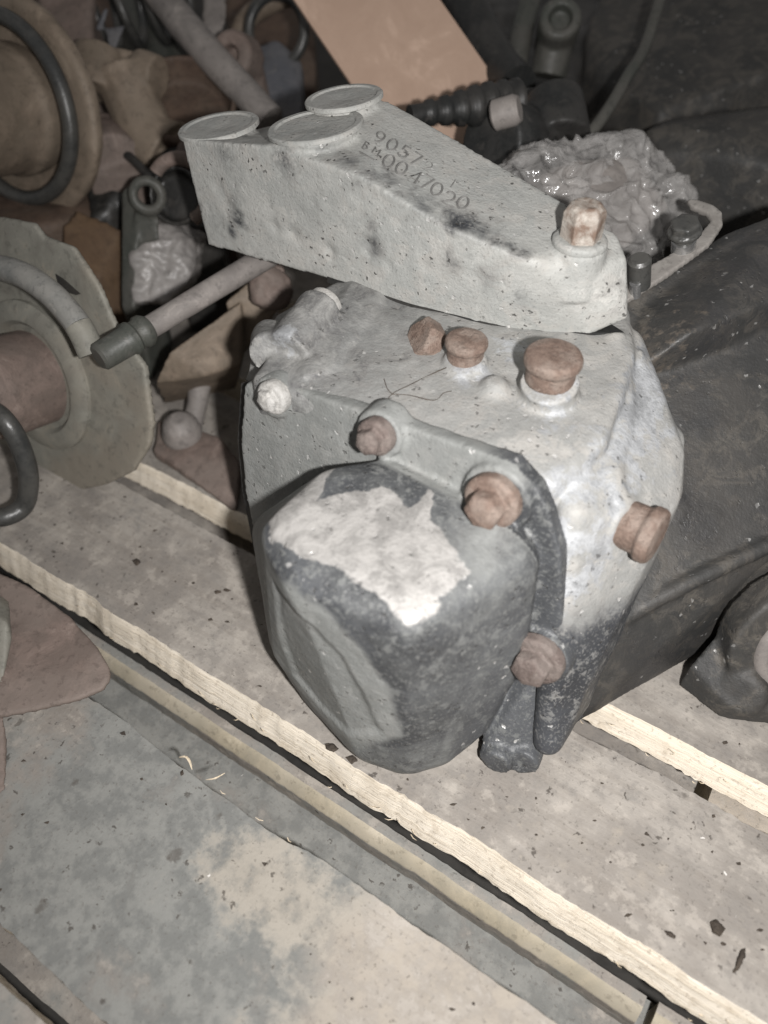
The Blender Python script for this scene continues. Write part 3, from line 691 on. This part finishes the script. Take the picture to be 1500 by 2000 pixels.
# drive flange hanging under the casing at the picture's right edge
fx = Zp(1575, 1240, .055); fd_ = nrm(-AV * .75 + BU * .5 + ZZ * .25)
dfl = cast("drive_flange", [lathe(fx - fd_ * .06, fd_, [(0, .05), (.05, .05), (.05, .058), (.075, .058)], 40), hull(dropped([Zp(1345, 1300, .03), Zp(1420, 1380, .02), Zp(1560, 1400, .02), Zp(1560, 1200, .06), Zp(1400, 1240, .05)], .003)), lathe(Zp(1452, 1335, .02), nrm(-AV + ZZ * .5), [(0, .017), (.016, .017), (.019, .013)], 24)], M['casing'], GB, .0022, 5, (.0012, 50), )
rp = fx + fd_ * .014
add("pale_ring", tube([rp + (frame(fd_)[0] * math.cos(a) + frame(fd_)[1] * math.sin(a)) * .036 for a in np.linspace(0, 2 * math.pi, 40)[:-1]], .006, 10, True), M['grey_part'], GB)

# ------------------------------------------------------------------ plastic-wrapped part and bracket on the casing
WP_ = [(985, 330, .6), (1040, 300, .62), (1120, 283, .64), (1180, 278, .66), (1245, 275, .67), (1300, 320, .66), (1350, 385, .64), (1355, 420, .63), (1290, 480, .6), (1240, 530, .57), (1150, 500, .56), (1010, 380, .58)]
wp = [Wp(x, y, Y) for x, y, Y in WP_]
wc = np.mean(wp, axis=0)
def crumple(co, no):
    def w(p):
        q = Vector(p) * 20 + Vector((fbm(p, 14, 2, 1.) * 1.6, fbm(p, 14, 2, 2.) * 1.6, fbm(p, 14, 2, 4.) * 1.6))
        return (1 - min(1, abs(mnoise.noise(q)) * 2.6)) + .45 * (1 - min(1, abs(mnoise.noise(q * 2.3 + Vector((5, 1, 2)))) * 2.6)) - .4
    return co + no * (np.array([w(p) + (.18) * (1 - min(1, abs(mnoise.noise(Vector(p) * 75)) * 2.6)) for p in co]) * .010)[:, None]
wr = empty("wrapped_part", wc * np.array([1, 1, 0]) + ZZ * .15, "part wrapped in shiny wrinkled clear plastic film behind the top housing", "wrapped part")
cast("core", [hull([wc + (p - wc) * .72 for p in wp] + [wc + (p - wc) * .7 + np.array([.0, .08, -.05]) for p in wp])], M['grey_part'], wr, .004, 5, (.01, 22))
fo_ = cast("film", [hull(wp + [p + np.array([.0, .09, -.05]) for p in wp])], M['film'], wr, .0020, 3, (.003, 25), move=crumple)
bk = empty("pressed_bracket", Wp(1330, 500, .62), "grey pressed steel bracket loop with bolts beside the film-wrapped part", "bracket")
e0 = Vp(1226, 588, .50); e1 = Vp(1413, 440, .585); ed = nrm(e1 - e0); bn = nrm(ZZ - ed * ed[2]); bp0 = e0 + bn * .007
cast("strap", [prism([onp(x, y, bp0, bn) for x, y in ((1215, 590), (1228, 584), (1300, 537), (1385, 476), (1412, 436), (1410, 412), (1394, 398), (1362, 388), (1340, 388), (1350, 402), (1380, 414), (1389, 430), (1364, 458), (1300, 500), (1250, 528), (1215, 545))], -bn * .005)], M['bracket'], bk, .0015, 3, (.0008, 40))
bz = onp(1335, 482, bp0, bn)
cast("bolt", [cyl(bz, bz + bn * .014, .007), hexpr(bz + bn * .014, bn, .0105, .008), lathe(bz + bn * .012, bn, [(0, .0118), (.003, .0118)], 24)], M['coil_dark'], bk, .0011, 2, (.0003, 80))
add("spacer", lathe(bz - bn * .003, bn, [(0, .0085), (.009, .0085)], 24), M['shiny'], bk)
bz = onp(1248, 556, bp0, bn)
add("stud", lathe(bz, bn, [(0, .008), (.022, .008), (.024, .006)], 20), M['coil_dark'], bk)
add("stud_tip", lathe(bz - bn * .006 + np.array([-.004, -.006, 0]), bn, [(0, .004), (.012, .004)], 16), M['shiny'], bk)

# ------------------------------------------------------------------ scrap at the left
def outline_plate(name, pxs, p0, n, th, mat, parent, smooth=5, rough=(.0006, 18)):
    o = [onp(x, y, p0, n) for x, y in pxs]
    return cast(name, [prism(o, -nrm(n) * th)], mat, parent, .0022, smooth, rough)
def circle(c, n, r, k=40, a0=0, a1=2 * math.pi):
    x, y, _ = frame(n); return [np.asarray(c) + (x * math.cos(a) + y * math.sin(a)) * r for a in np.linspace(a0, a1, k)]

# strut with round spring seat, lower left
ax2 = nrm((-.52, -.80, .28)); c2 = Wp(95, 725, .535)
st2 = empty("shock_strut", (c2[0], c2[1], 0), "dusty greenish strut with wide spring seat plate and cut coil, left of gearbox", "strut")
outline_plate("spring_seat", [(-90, 425), (0, 424), (62, 436), (82, 462), (140, 482), (190, 558), (214, 615), (226, 642), (280, 715), (296, 830), (290, 872), (258, 922), (205, 948), (135, 963), (60, 955), (-90, 905)], c2, ax2, .006, M['steel_dust'], st2)
q = onp(75, 735, c2, ax2)
add("seat_step", lathe(q, ax2, [(0, .066), (.004, .066), (.008, .060), (.008, .05), (.004, .046), (.004, .02)], 56), M['steel_dust'], st2)
cast("damper_tube", [lathe(q - ax2 * .002, ax2, [(0, .041), (.05, .041), (.07, .036), (.2, .036)], 48)], M['rust_red'], st2, .0022, 5, (.0012, 30))
cpts = [onp(x, y, c2 + ax2 * .028, ax2) for x, y in ((-80, 535), (-20, 522), (40, 535), (95, 570), (135, 612), (160, 648), (180, 692))]
sp_ = spline(cpts, 6); k = int(len(sp_) * .78)
add("coil_spring", tube(sp_[:k + 1], .0098, 16), M['coil'], st2)
add("coil_end", tube(sp_[k:], .0102, 16), M['steel_dust'], st2)
add("slot", prism([onp(x, y, c2 + ax2 * .0008, ax2) for x, y in ((110, 535), (125, 545), (158, 574), (150, 576), (118, 566))], ax2 * .0008), M['black_iron'], st2)

# strut at the top left corner
ax1 = nrm((-.45, -.86, .24)); c1 = Wp(25, 215, .80)
st1 = empty("shock_strut", (c1[0], c1[1], 0.), "brown dusty strut with round flanged seat in the top left corner", "strut")
q = c1
cast("spring_seat", [lathe(q - ax1 * .03, ax1, [(0, .075), (.006, .085), (.012, .098), (.022, .100), (.026, .096), (.026, .076), (.018, .072), (.018, .03)], 64)], M['steel_brown'], st1, .0026, 5, (.002, 20))
cast("damper_tube", [lathe(q - ax1 * .012, ax1, [(0, .058), (.02, .060), (.028, .056), (.07, .056), (.2, .054)], 48)], M['steel_brown'], st1, .0026, 4, (.001, 25))
add("rubber_ring", tube(circle(q + ax1 * .006, ax1, .080, 60)[:-1], .0075, 12, True), M['coil_dark'], st1)
cast("support", [hull(dropped([c1 + np.array([-.05, .03, -.04]), c1 + np.array([.05, .05, -.05]), c1 + np.array([.04, .12, -.03]), c1 + np.array([-.08, .12, -.03])], .0))], M['rust_dark'], st1, .004, 5, (.006, 18))

# loose dark coil at the left edge
cc = [Wp(x, y, Y) for x, y, Y in ((-70, 800, .47), (-20, 800, .46), (15, 828, .45), (42, 878, .445), (56, 935, .44), (48, 985, .435), (15, 1008, .425), (-30, 1010, .42), (-80, 990, .41))]
tag(add("loose_coil", tube(spline(cc, 6), .0078, 14), M['coil_dark']), "dark worn coil end poking in at the left edge above the board", "coil")

# rusty plate at the lower left
pn_ = nrm((.05, -.12, 1)); pp = Zp(150, 1290, .018)
pr = empty("rusty_mount", (pp[0] - .05, pp[1], 0), "flat rusty purple-brown mounting plate with rounded corner, lying at the left edge", "plate")
outline_plate("plate", [(-90, 1090), (0, 1118), (50, 1140), (140, 1205), (190, 1262), (214, 1302), (216, 1325), (200, 1345), (150, 1366), (60, 1388), (-90, 1415)], pp, pn_, .006, M['rust_red'], pr, 4, (.0012, 20))
cast("upright_web", [hull([Zp(-90, 1140, .02), Zp(8, 1150, .02), Zp(20, 1180, .03), Zp(24, 1250, .03), Zp(6, 1335, .02), Zp(-90, 1330, .02), Zp(-90, 1160, .045), Zp(14, 1215, .04)])], M['steel_dust'], pr, .002, 4, (.001, 30))
cast("leg", [hull([Zp(-90, 1395, .012), Zp(8, 1392, .013), Zp(18, 1450, .002), Zp(10, 1560, .001), Zp(-90, 1600, .001)])], M['rust_red'], pr, .002, 4, (.001, 30))

# tie rod with sleeve and bracket
ra, rb = Wp(205, 692, .468), Wp(560, 478, .60)
rd = nrm(rb - ra)
tr = empty("tie_rod", ra * np.array([1, 1, 0]), "long grey steel rod with ribbed bright sleeve, pointing at the strut", "rod")
add("rod", cyl(ra + rd * .03, rb, .0086, .0098, 28), M['grey_part'], tr)
add("sleeve", lathe(ra - rd * .006, rd, [(0, .0085), (.002, .0105), (.026, .0112), (.028, .0128), (.031, .0128), (.033, .011), (.036, .011), (.038, .0125), (.042, .0125), (.046, .0095)], 32), M['green_dark'], tr)

ab = empty("control_arm", Wp(430, 700, .6) * np.array([1, 1, 0]), "brown pressed control arm with torn end lying under the grey rod", "control arm")
f = lambda x, y, Y: Wp(x, y, Y)
cast("arm", [hull([f(302, 748, .56), f(330, 690, .565), f(470, 590, .60), f(478, 640, .6), f(478, 690, .59), f(470, 712, .58), f(400, 735, .565), f(320, 790, .60), f(460, 760, .62), f(470, 600, .66)]),
             hull([f(440, 590, .61), f(520, 520, .635), f(555, 545, .63), f(556, 590, .62), f(500, 650, .61), f(470, 690, .60), f(520, 560, .69), f(480, 690, .66)])], M['steel_brown'], ab, .002, 3, (.0012, 30))
cast("joint_end", [lathe(f(528, 565, .615), nrm((.2, -.6, .5)), [(0, .02), (.012, .018), (.016, .012)], 24), hull([f(480, 520, .64), f(552, 505, .64), f(558, 560, .63), f(500, 570, .63), f(540, 520, .7)])], M['rust_red'], ab, .002, 2, (.006, 50))
cast("stem", [tube([f(392, 735, .60), f(385, 790, .585), f(375, 830, .575)], [.012, .010, .010], 16)], M['grey_part'], ab, .002, 3, (.001, 30))
bj = cast("ball_joint", [lathe(Zp(362, 872, .0), nrm((0.06, -.16, 1)), [(0, .014), (.008, .018), (.022, .019), (.034, .016), (.042, .008)], 32)], M['grey_part'], None, .0018, 4, (.0008, 40))
tag(bj, "small dusty grey dome ball joint standing on the board behind the strut plate", "ball joint")
lb = cast("rusty_bracket", [hull(dropped([Zp(300, 880, .012), Zp(380, 900, .006), Zp(440, 930, .006), Zp(462, 1000, .004), Zp(468, 900, .02), Zp(430, 850, .02), Zp(310, 820, .015)], .001))], M['rust_red'], None, .002, 4, (.0025, 40))
tag(lb, "low rusty pink-brown bracket on the board touching the gearbox's left side", "bracket")

fk = cast("fork_bracket", [hull(dropped([f(238, 372, .72), f(262, 352, .72), f(270, 420, .70), f(238, 600, .66), f(262, 600, .655), f(240, 420, .75)], .0)), hull([f(262, 400, .70), f(310, 400, .70), f(312, 470, .69), f(262, 480, .69), f(280, 470, .73)]), tube(circle(f(288, 382, .70), (.1, -1, .3), .013, 24)[:-1], .0052, 10, True)], M['green_dark'], None, .0022, 4, (.001, 30))
tag(fk, "dark green-grey iron fork bracket with an eye hole, standing behind the rod", "bracket")
bagp = [f(252, 455, .70), f(330, 440, .71), f(372, 480, .70), f(365, 560, .67), f(330, 590, .655), f(262, 592, .655), f(255, 520, .675)]
bag = cast("plastic_bag", [hull(bagp + [p + np.array([0, .06, -.02]) for p in bagp])], M['white_film'], None, .002, 4, (.006, 35), move=lambda co, no: co + no * (np.array([.3 - abs(fbm(p, 40, 3, 5.)) for p in co]) * .012)[:, None])
tag(bag, "crumpled whitish plastic scrap between the fork bracket and the rod", "plastic scrap")
tag(cast("wood_offcut", [hull(dropped([f(120, 440, .72), f(150, 408, .74), f(235, 445, .73), f(235, 530, .70), f(190, 545, .68), f(120, 500, .70)], 0))], M['orange_wood'], None, .003, 3, (.002, 20)), "orange-brown wooden offcut wedged above the strut plate", "offcut")

# pile behind
kn = cast("steering_knuckle", [hull([f(178, 120, .88), f(215, 88, .88), f(262, 98, .88), f(285, 110, .88), f(275, 170, .86), f(230, 190, .85), f(180, 180, .86), f(220, 130, .95)]),
     tube([f(240, 140, .87), f(265, 210, .85), f(290, 270, .83), f(330, 300, .82)], [.032, .028, .03, .036], 14), cyl(f(270, 140, .87), f(312, 150, .86), .022, .02), cyl(f(195, 100, .88), f(185, 180, .85), .024), hull([f(280, 240, .83), f(360, 235, .84), f(380, 300, .8), f(300, 320, .79), f(330, 270, .9)])], M['steel_brown'], None, .0026, 4, (.0015, 25))
tag(kn, "brown cast steering knuckle with bosses heaped behind the strut", "knuckle")
tag(cast("axle_lump", [hull(dropped([f(150, 215, .86), f(230, 220, .85), f(290, 290, .82), f(270, 340, .78), f(170, 340, .78), f(200, 270, .95)], .1)), cyl(f(205, 285, .83), f(225, 320, .79), .03)], M['rust_red'], None, .003, 4, (.0015, 20)), "reddish rusty casting below the brown knuckle", "casting")
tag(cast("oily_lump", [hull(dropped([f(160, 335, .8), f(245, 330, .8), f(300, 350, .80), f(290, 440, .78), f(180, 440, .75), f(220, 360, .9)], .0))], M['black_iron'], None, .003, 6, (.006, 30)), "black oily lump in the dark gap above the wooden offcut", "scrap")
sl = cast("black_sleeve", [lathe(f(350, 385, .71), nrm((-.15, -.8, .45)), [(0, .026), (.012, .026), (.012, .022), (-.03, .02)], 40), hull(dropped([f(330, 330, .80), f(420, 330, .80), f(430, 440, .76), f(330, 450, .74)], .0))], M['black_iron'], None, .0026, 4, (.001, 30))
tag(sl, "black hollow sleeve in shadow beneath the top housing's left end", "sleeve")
tag(add("rim_arc", tube(circle(f(352, 372, .69), nrm((-.15, -.8, .45)), .027, 30, math.radians(-60), math.radians(150)), .0062, 12), M['rust_red']), "rusty curved rim over the black hollow sleeve", "rim")
tag(cast("brake_cup", [lathe(f(365, 235, .86), nrm((.1, -.45, .9)), [(0, .05), (.03, .056), (.034, .05), (.005, .044)], 48), hull(dropped([f(330, 240, .9), f(420, 240, .9), f(430, 260, .86), f(330, 260, .86)], .0))], M['rust_dark'], None, .0026, 4, (.0015, 30)), "dark rusty round cup behind the top housing's left disc", "cup")
tag(add("track_bar", tube([f(290, -40, .98), f(360, 50, .93), f(430, 130, .88), f(530, 235, .83)], [.0165, .017, .0165, .015], 16), M['grey_part']), "long dusty grey bar running diagonally down behind the sealing discs", "bar")
tag(cast("green_panel", [hull(dropped([f(200, -40, 1.15), f(300, -40, 1.12), f(470, 160, 1.0), f(440, 230, .96), f(330, 210, .98), f(320, 120, 1.05), f(240, 60, 1.1)], .0))], M['green_dark'], None, .004, 6, (.004, 12)), "dark green-grey casing half hidden under the diagonal bar", "casing")
tag(cast("bushing", [lathe(f(478, 118, .92), nrm((-.3, -.8, .4)), [(0, .024), (.03, .024), (.034, .021), (.034, .010), (.02, .008)], 32), cyl(f(478, 118, .92), f(500, 220, .92), .018, .02)], M['rust_red'], None, .002, 4, (.001, 40)), "pinkish rusty bushing eye to the right of the diagonal bar", "bushing")
tag(cast("blue_grey_case", [hull(dropped([f(490, 95, 1.0), f(540, 75, 1.0), f(590, 120, .98), f(590, 230, .9), f(500, 230, .9), f(560, 150, 1.1)], .0))], M['blue_grey'], None, .004, 8, (.003, 15)), "smooth blue-grey rounded case left of the cardboard", "case")
tag(cast("pale_lug", [hull([f(395, -30, 1.05), f(440, -30, 1.05), f(445, 40, 1.0), f(425, 85, .98), f(395, 60, .99), f(420, 20, 1.12)])], M['grey_part'], None, .003, 5, (.003, 25)), "pale dusty lug above the bushing eye near the top", "lug")
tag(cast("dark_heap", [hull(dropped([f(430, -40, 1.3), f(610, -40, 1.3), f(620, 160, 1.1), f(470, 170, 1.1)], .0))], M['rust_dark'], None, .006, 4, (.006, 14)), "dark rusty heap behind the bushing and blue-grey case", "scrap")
tag(cast("pink_block", [hull(dropped([f(60, -40, 1.0), f(120, -40, 1.0), f(182, -30, 1.0), f(180, 80, .95), f(150, 110, .93), f(100, 60, .95)], .05))], M['rust_red'], None, .003, 6, (.004, 20)), "pinkish rusty block above the corner strut's seat", "block")
tag(cast("light_shard", [hull([f(205, 15, .97), f(212, 18, .97), f(200, 62, .96), f(185, 60, .96), f(195, 40, 1.0)]), hull([f(205, 55, .96), f(245, 50, .96), f(225, 100, .94), f(212, 95, .94), f(225, 70, 1.0)])], M['blue_grey'], None, .002, 4, (.001, 30)), "pale blue-grey shard above the brown knuckle", "shard")
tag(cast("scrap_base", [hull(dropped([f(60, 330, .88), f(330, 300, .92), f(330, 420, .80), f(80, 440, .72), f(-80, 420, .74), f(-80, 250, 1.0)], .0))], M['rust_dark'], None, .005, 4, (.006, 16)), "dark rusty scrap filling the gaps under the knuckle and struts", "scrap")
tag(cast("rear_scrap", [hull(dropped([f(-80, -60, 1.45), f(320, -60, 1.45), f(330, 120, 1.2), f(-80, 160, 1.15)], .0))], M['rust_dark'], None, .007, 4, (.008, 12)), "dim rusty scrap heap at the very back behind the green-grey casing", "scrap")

def helix(c, d, R_, pitch, turns, r, k=26):
    x, y, d = frame(d); return tube([np.asarray(c) + d * pitch * t / (2 * math.pi) + (x * math.cos(t) + y * math.sin(t)) * R_ for t in np.linspace(0, 2 * math.pi * turns, int(k * turns))], r, 10)
tag(add("coil_spring", helix(f(120, 40, 1.02), nrm((.9, .2, .1)), .04, .03, 5, .0055), M['coil_dark']), "dark coil spring lying behind the corner strut", "spring")
tag(add("brake_hose", tube(spline([f(150, 300, .84), f(190, 330, .8), f(240, 300, .8), f(300, 345, .77), f(330, 300, .8), f(420, 285, .80)], 8), .0048, 10), M['rubber']), "thin black brake hose looping below the knuckle", "hose")
tag(cast("bolt_head", [hexpr(f(372, 300, .77), nrm((.1, -.7, .6)), .012, .01), lathe(f(372, 300, .77), nrm((.1, -.7, .6)), [(-.02, .014), (.002, .014)], 24)], M['brown_bolt'], None, .0014, 1, (.0005, 60)), "brown hex bolt head just left of the top housing", "bolt")
tag(add("steel_pipe", tube(spline([f(440, 190, 1.0), f(470, 60, 1.05), f(520, 10, 1.08), f(600, -20, 1.1)], 8), .012, 14), M['steel_brown']), "bent brown steel pipe rising beside the bushing eye", "pipe")
tag(add("clamp_ring", tube(circle(f(540, 60, 1.0), nrm((-.3, -.8, .4)), .035, 40)[:-1], .006, 10, True), M['coil_dark']), "dark round clamp ring left of the cardboard", "ring")

# ------------------------------------------------------------------ behind the gearbox, centre and right
cn = nrm((.15, -.80, .58)); cp = f(790, 100, .86)
card = add("cardboard_sheet", prism([onp(x, y, cp, cn) for x, y in ((548, -40), (832, -40), (975, 165), (1050, 275), (1050, 420), (860, 420))], -cn * .005), M['card'], None, False)
tag(card, "plain tan cardboard sheet leaning behind the top housing", "cardboard")
ra, rb = f(800, 226, .70), f(1010, 196, .74); rd = nrm(rb - ra); ln = np.linalg.norm(rb - ra); prof = []
for i in range(60):
    t = i / 59; e = .0085 + .0075 * sstep(.15, .75, t) + .0022 * (math.sin(t * 46) > 0) * (t > .12) ; prof.append((t * ln, e))
bt_ = empty("rubber_boot_shaft", ra * np.array([1, 1, 0]), "black ribbed rubber boot with pale end cap in front of the cardboard", "rubber boot")
add("boot", lathe(ra, rd, prof, 28), M['rubber'], bt_, angle=60)
add("end_cap", lathe(f(962, 227, .70), nrm((.9, -.25, .35)), [(0, .010), (.002, .0125), (.02, .0125), (.024, .010)], 28), M['grey_part'], bt_)
tag(cast("black_motor", [lathe(f(1005, 285, .73), nrm((-.55, -.6, .3)), [(-.05, .036), (.03, .036), (.042, .03)], 40), hull([f(1010, 170, .80), f(1130, 165, .82), f(1150, 270, .78), f(1090, 300, .74), f(1000, 300, .74), f(1060, 220, .9)]), cyl(f(1080, 195, .77), f(1090, 280, .73), .028, .03)], M['rubber'], None, .0024, 5, (.001, 25)), "black rounded motor housing right of the ribbed rubber boot", "motor")
tag(add("cable", tube(spline([f(1105, 290, .74), f(1150, 262, .75), f(1190, 210, .78), f(1225, 150, .82), f(1260, 90, .87), f(1300, -40, .95)], 8), .0058, 10), M['green_dark']), "grey cable curving up from the motor across the dark casing", "cable")
tag(add("black_hose", tube(spline([f(860, -60, 1.0), f(905, 0, .96), f(940, 70, .92), f(975, 130, .88), f(1010, 170, .84)], 8), .021, 18), M['rubber']), "thick black shiny hose along the cardboard's right edge", "hose")
tag(cast("pipe_stub", [lathe(f(1092, 48, .93), nrm((-.1, -.7, .6)), [(-.05, .022), (.012, .022), (.016, .019), (.016, .012), (.005, .011)], 32), cyl(f(1092, 48, .95), f(1070, 150, .93), .02)], M['green_dark'], None, .002, 4, (.001, 30)), "greenish pipe stub pointing up near the top right", "pipe")
tag(add("thin_strut", tube([f(1040, -20, 1.0), f(1020, 60, .95), f(1005, 140, .9)], .012, 12), M['green_dark']), "narrow grey-green strut between the black hose and pipe stub", "strut")
b2 = empty("second_gearbox", f(1300, 200, .9) * np.array([1, 1, 0]), "large dark oily gearbox casing filling the top right corner", "gearbox")
cast("casing", [hull(dropped([f(1150, 40, 1.05), f(1270, 60, 1.0), f(1570, -60, 1.05), f(1200, -60, 1.15), f(1570, 120, .88), f(1290, 215, .85), f(1190, 180, .92), f(1140, 130, 1.0)], .0)),
      hull(dropped([f(1260, 250, .80), f(1430, 255, .76), f(1450, 310, .73), f(1290, 300, .77), f(1570, 200, .80), f(1570, 340, .70), f(1350, 220, .9)], .0))], M['casing'], b2, .0045, 6, (.005, 14), paint=lambda co, no: {'grime': .25 * np.ones(len(co)), 'bare': .1 * np.ones(len(co))})

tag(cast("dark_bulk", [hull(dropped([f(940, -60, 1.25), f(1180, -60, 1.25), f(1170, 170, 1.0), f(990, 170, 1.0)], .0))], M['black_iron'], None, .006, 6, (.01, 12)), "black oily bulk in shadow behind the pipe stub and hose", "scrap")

# ------------------------------------------------------------------ dirt and splinters on the boards
rng = random.Random(5); pcs = []
for i in range(300):
    v = rng.choice((rng.uniform(-.01, .115), rng.uniform(.19, .284), rng.uniform(.19, .284), rng.uniform(.325, .43)))
    u = rng.uniform(-.55, .25); r = rng.choice((.0003, .0004, .0005, .0007)) * rng.uniform(.7, 1.5)
    if rng.random() < .03: r *= 2.2
    c = L(u, v, .0006)
    pts = [c + np.array([rng.gauss(0, 1) * r * 1.4, rng.gauss(0, 1) * r, abs(rng.gauss(0, 1)) * r * .6]) for _ in range(14)]
    pcs.append(hull(pts))
cr_ = add("dirt_crumbs", join(pcs), M['crumb'], None, False); cr_['kind'] = 'stuff'; cr_['label'] = "dark dirt crumbs scattered over the boards"; cr_['category'] = "dirt"
def chip(name, pxs, w, mat, label, cat, z=.002):
    pts = spline([Zp(x, y, z + (.003 if 0 < i < len(pxs) - 1 else 0)) for i, (x, y) in enumerate(pxs)], 5); n = len(pts)
    tag(add(name, tube(pts, [w * (.25 + .75 * math.sin(math.pi * (i + .4) / n)) * (.8 + .4 * rng.random()) for i in range(n)], 5), mat, None, False), label, cat)
chip("wood_splinter", [(350, 1479), (362, 1478), (370, 1487), (375, 1503)], .0009, M['splinter'], "curled pale wood shaving on the front board's edge", "splinter")
chip("wood_splinter", [(402, 1523), (420, 1520), (439, 1510)], .0006, M['splinter'], "thin straight pale splinter near the curled shaving", "splinter")
def flake(pxs, h, label):
    pts = [Zp(x, y, .0008) for x, y in pxs] + [Zp(x * .6 + np.mean([p[0] for p in pxs]) * .4, y * .6 + np.mean([p[1] for p in pxs]) * .4, .0008 + h * (.5 + rng.random())) for x, y in pxs]
    tag(cast("dirt_flake", [hull(pts)], M['crumb'], None, .0005, 1, (.0012, 300)), label, "flake")
flake([(1430, 1902), (1440, 1898), (1456, 1868), (1458, 1848), (1448, 1852), (1440, 1880)], .0018, "dark curved flake at the right edge of the board")
flake([(1292, 1814), (1300, 1815), (1322, 1828), (1318, 1835), (1304, 1826)], .0012, "small dark flake left of the curved flake")
flake([(1385, 1800), (1400, 1795), (1420, 1815), (1405, 1832), (1390, 1822)], .0022, "dark ragged flake just above the curved flake")
flake([(632, 1452), (650, 1450), (664, 1462), (652, 1470), (636, 1464)], .0014, "dark chip on the board in front of the bowl's foot")
flake([(672, 1478), (690, 1474), (700, 1486), (686, 1494)], .001, "second smaller chip beside the dark chip near the bowl")
flake([(256, 1094), (268, 1090), (276, 1098), (266, 1106)], .0018, "round dark crumb alone on the board left of the gearbox")
# torn fibres along the sawn edges, part of the pallet
fib = []
for k in range(55):
    u = rng.uniform(-.42, .2); v = .1745 - rng.uniform(-.004, .004); z = -rng.uniform(.004, .028); ln = rng.uniform(.002, .006)
    if rng.random() < .35: v += .137; z *= .8
    if rng.random() < .2: v = .121; z = -.001; u = rng.uniform(-.22, .02)
    p = L(u, v - .002, z); dd = nrm(BU * rng.choice((-1, 1)) * rng.uniform(.6, 1) - AV * rng.uniform(.0, .35) - ZZ * rng.uniform(-.2, .45))
    fib.append(tube([p, p + dd * ln * .5 - AV * .0006, p + dd * ln], [rng.uniform(.0002, .0004), .0003, .0001], 4))
V_, F_ = join(fib); R_ = np.array(V_); loc3 = np.stack([R_ @ BU, R_ @ AV, R_[:, 2]], 1)
me_ = bpy.data.meshes.new("torn_fibres"); me_.from_pydata([tuple(p) for p in loc3], [], F_); me_.materials.append(M['splinter'])
fo2 = bpy.data.objects.new("torn_fibres", me_); COL.objects.link(fo2); fo2.parent = pal; fo2['kind'] = 'stuff'
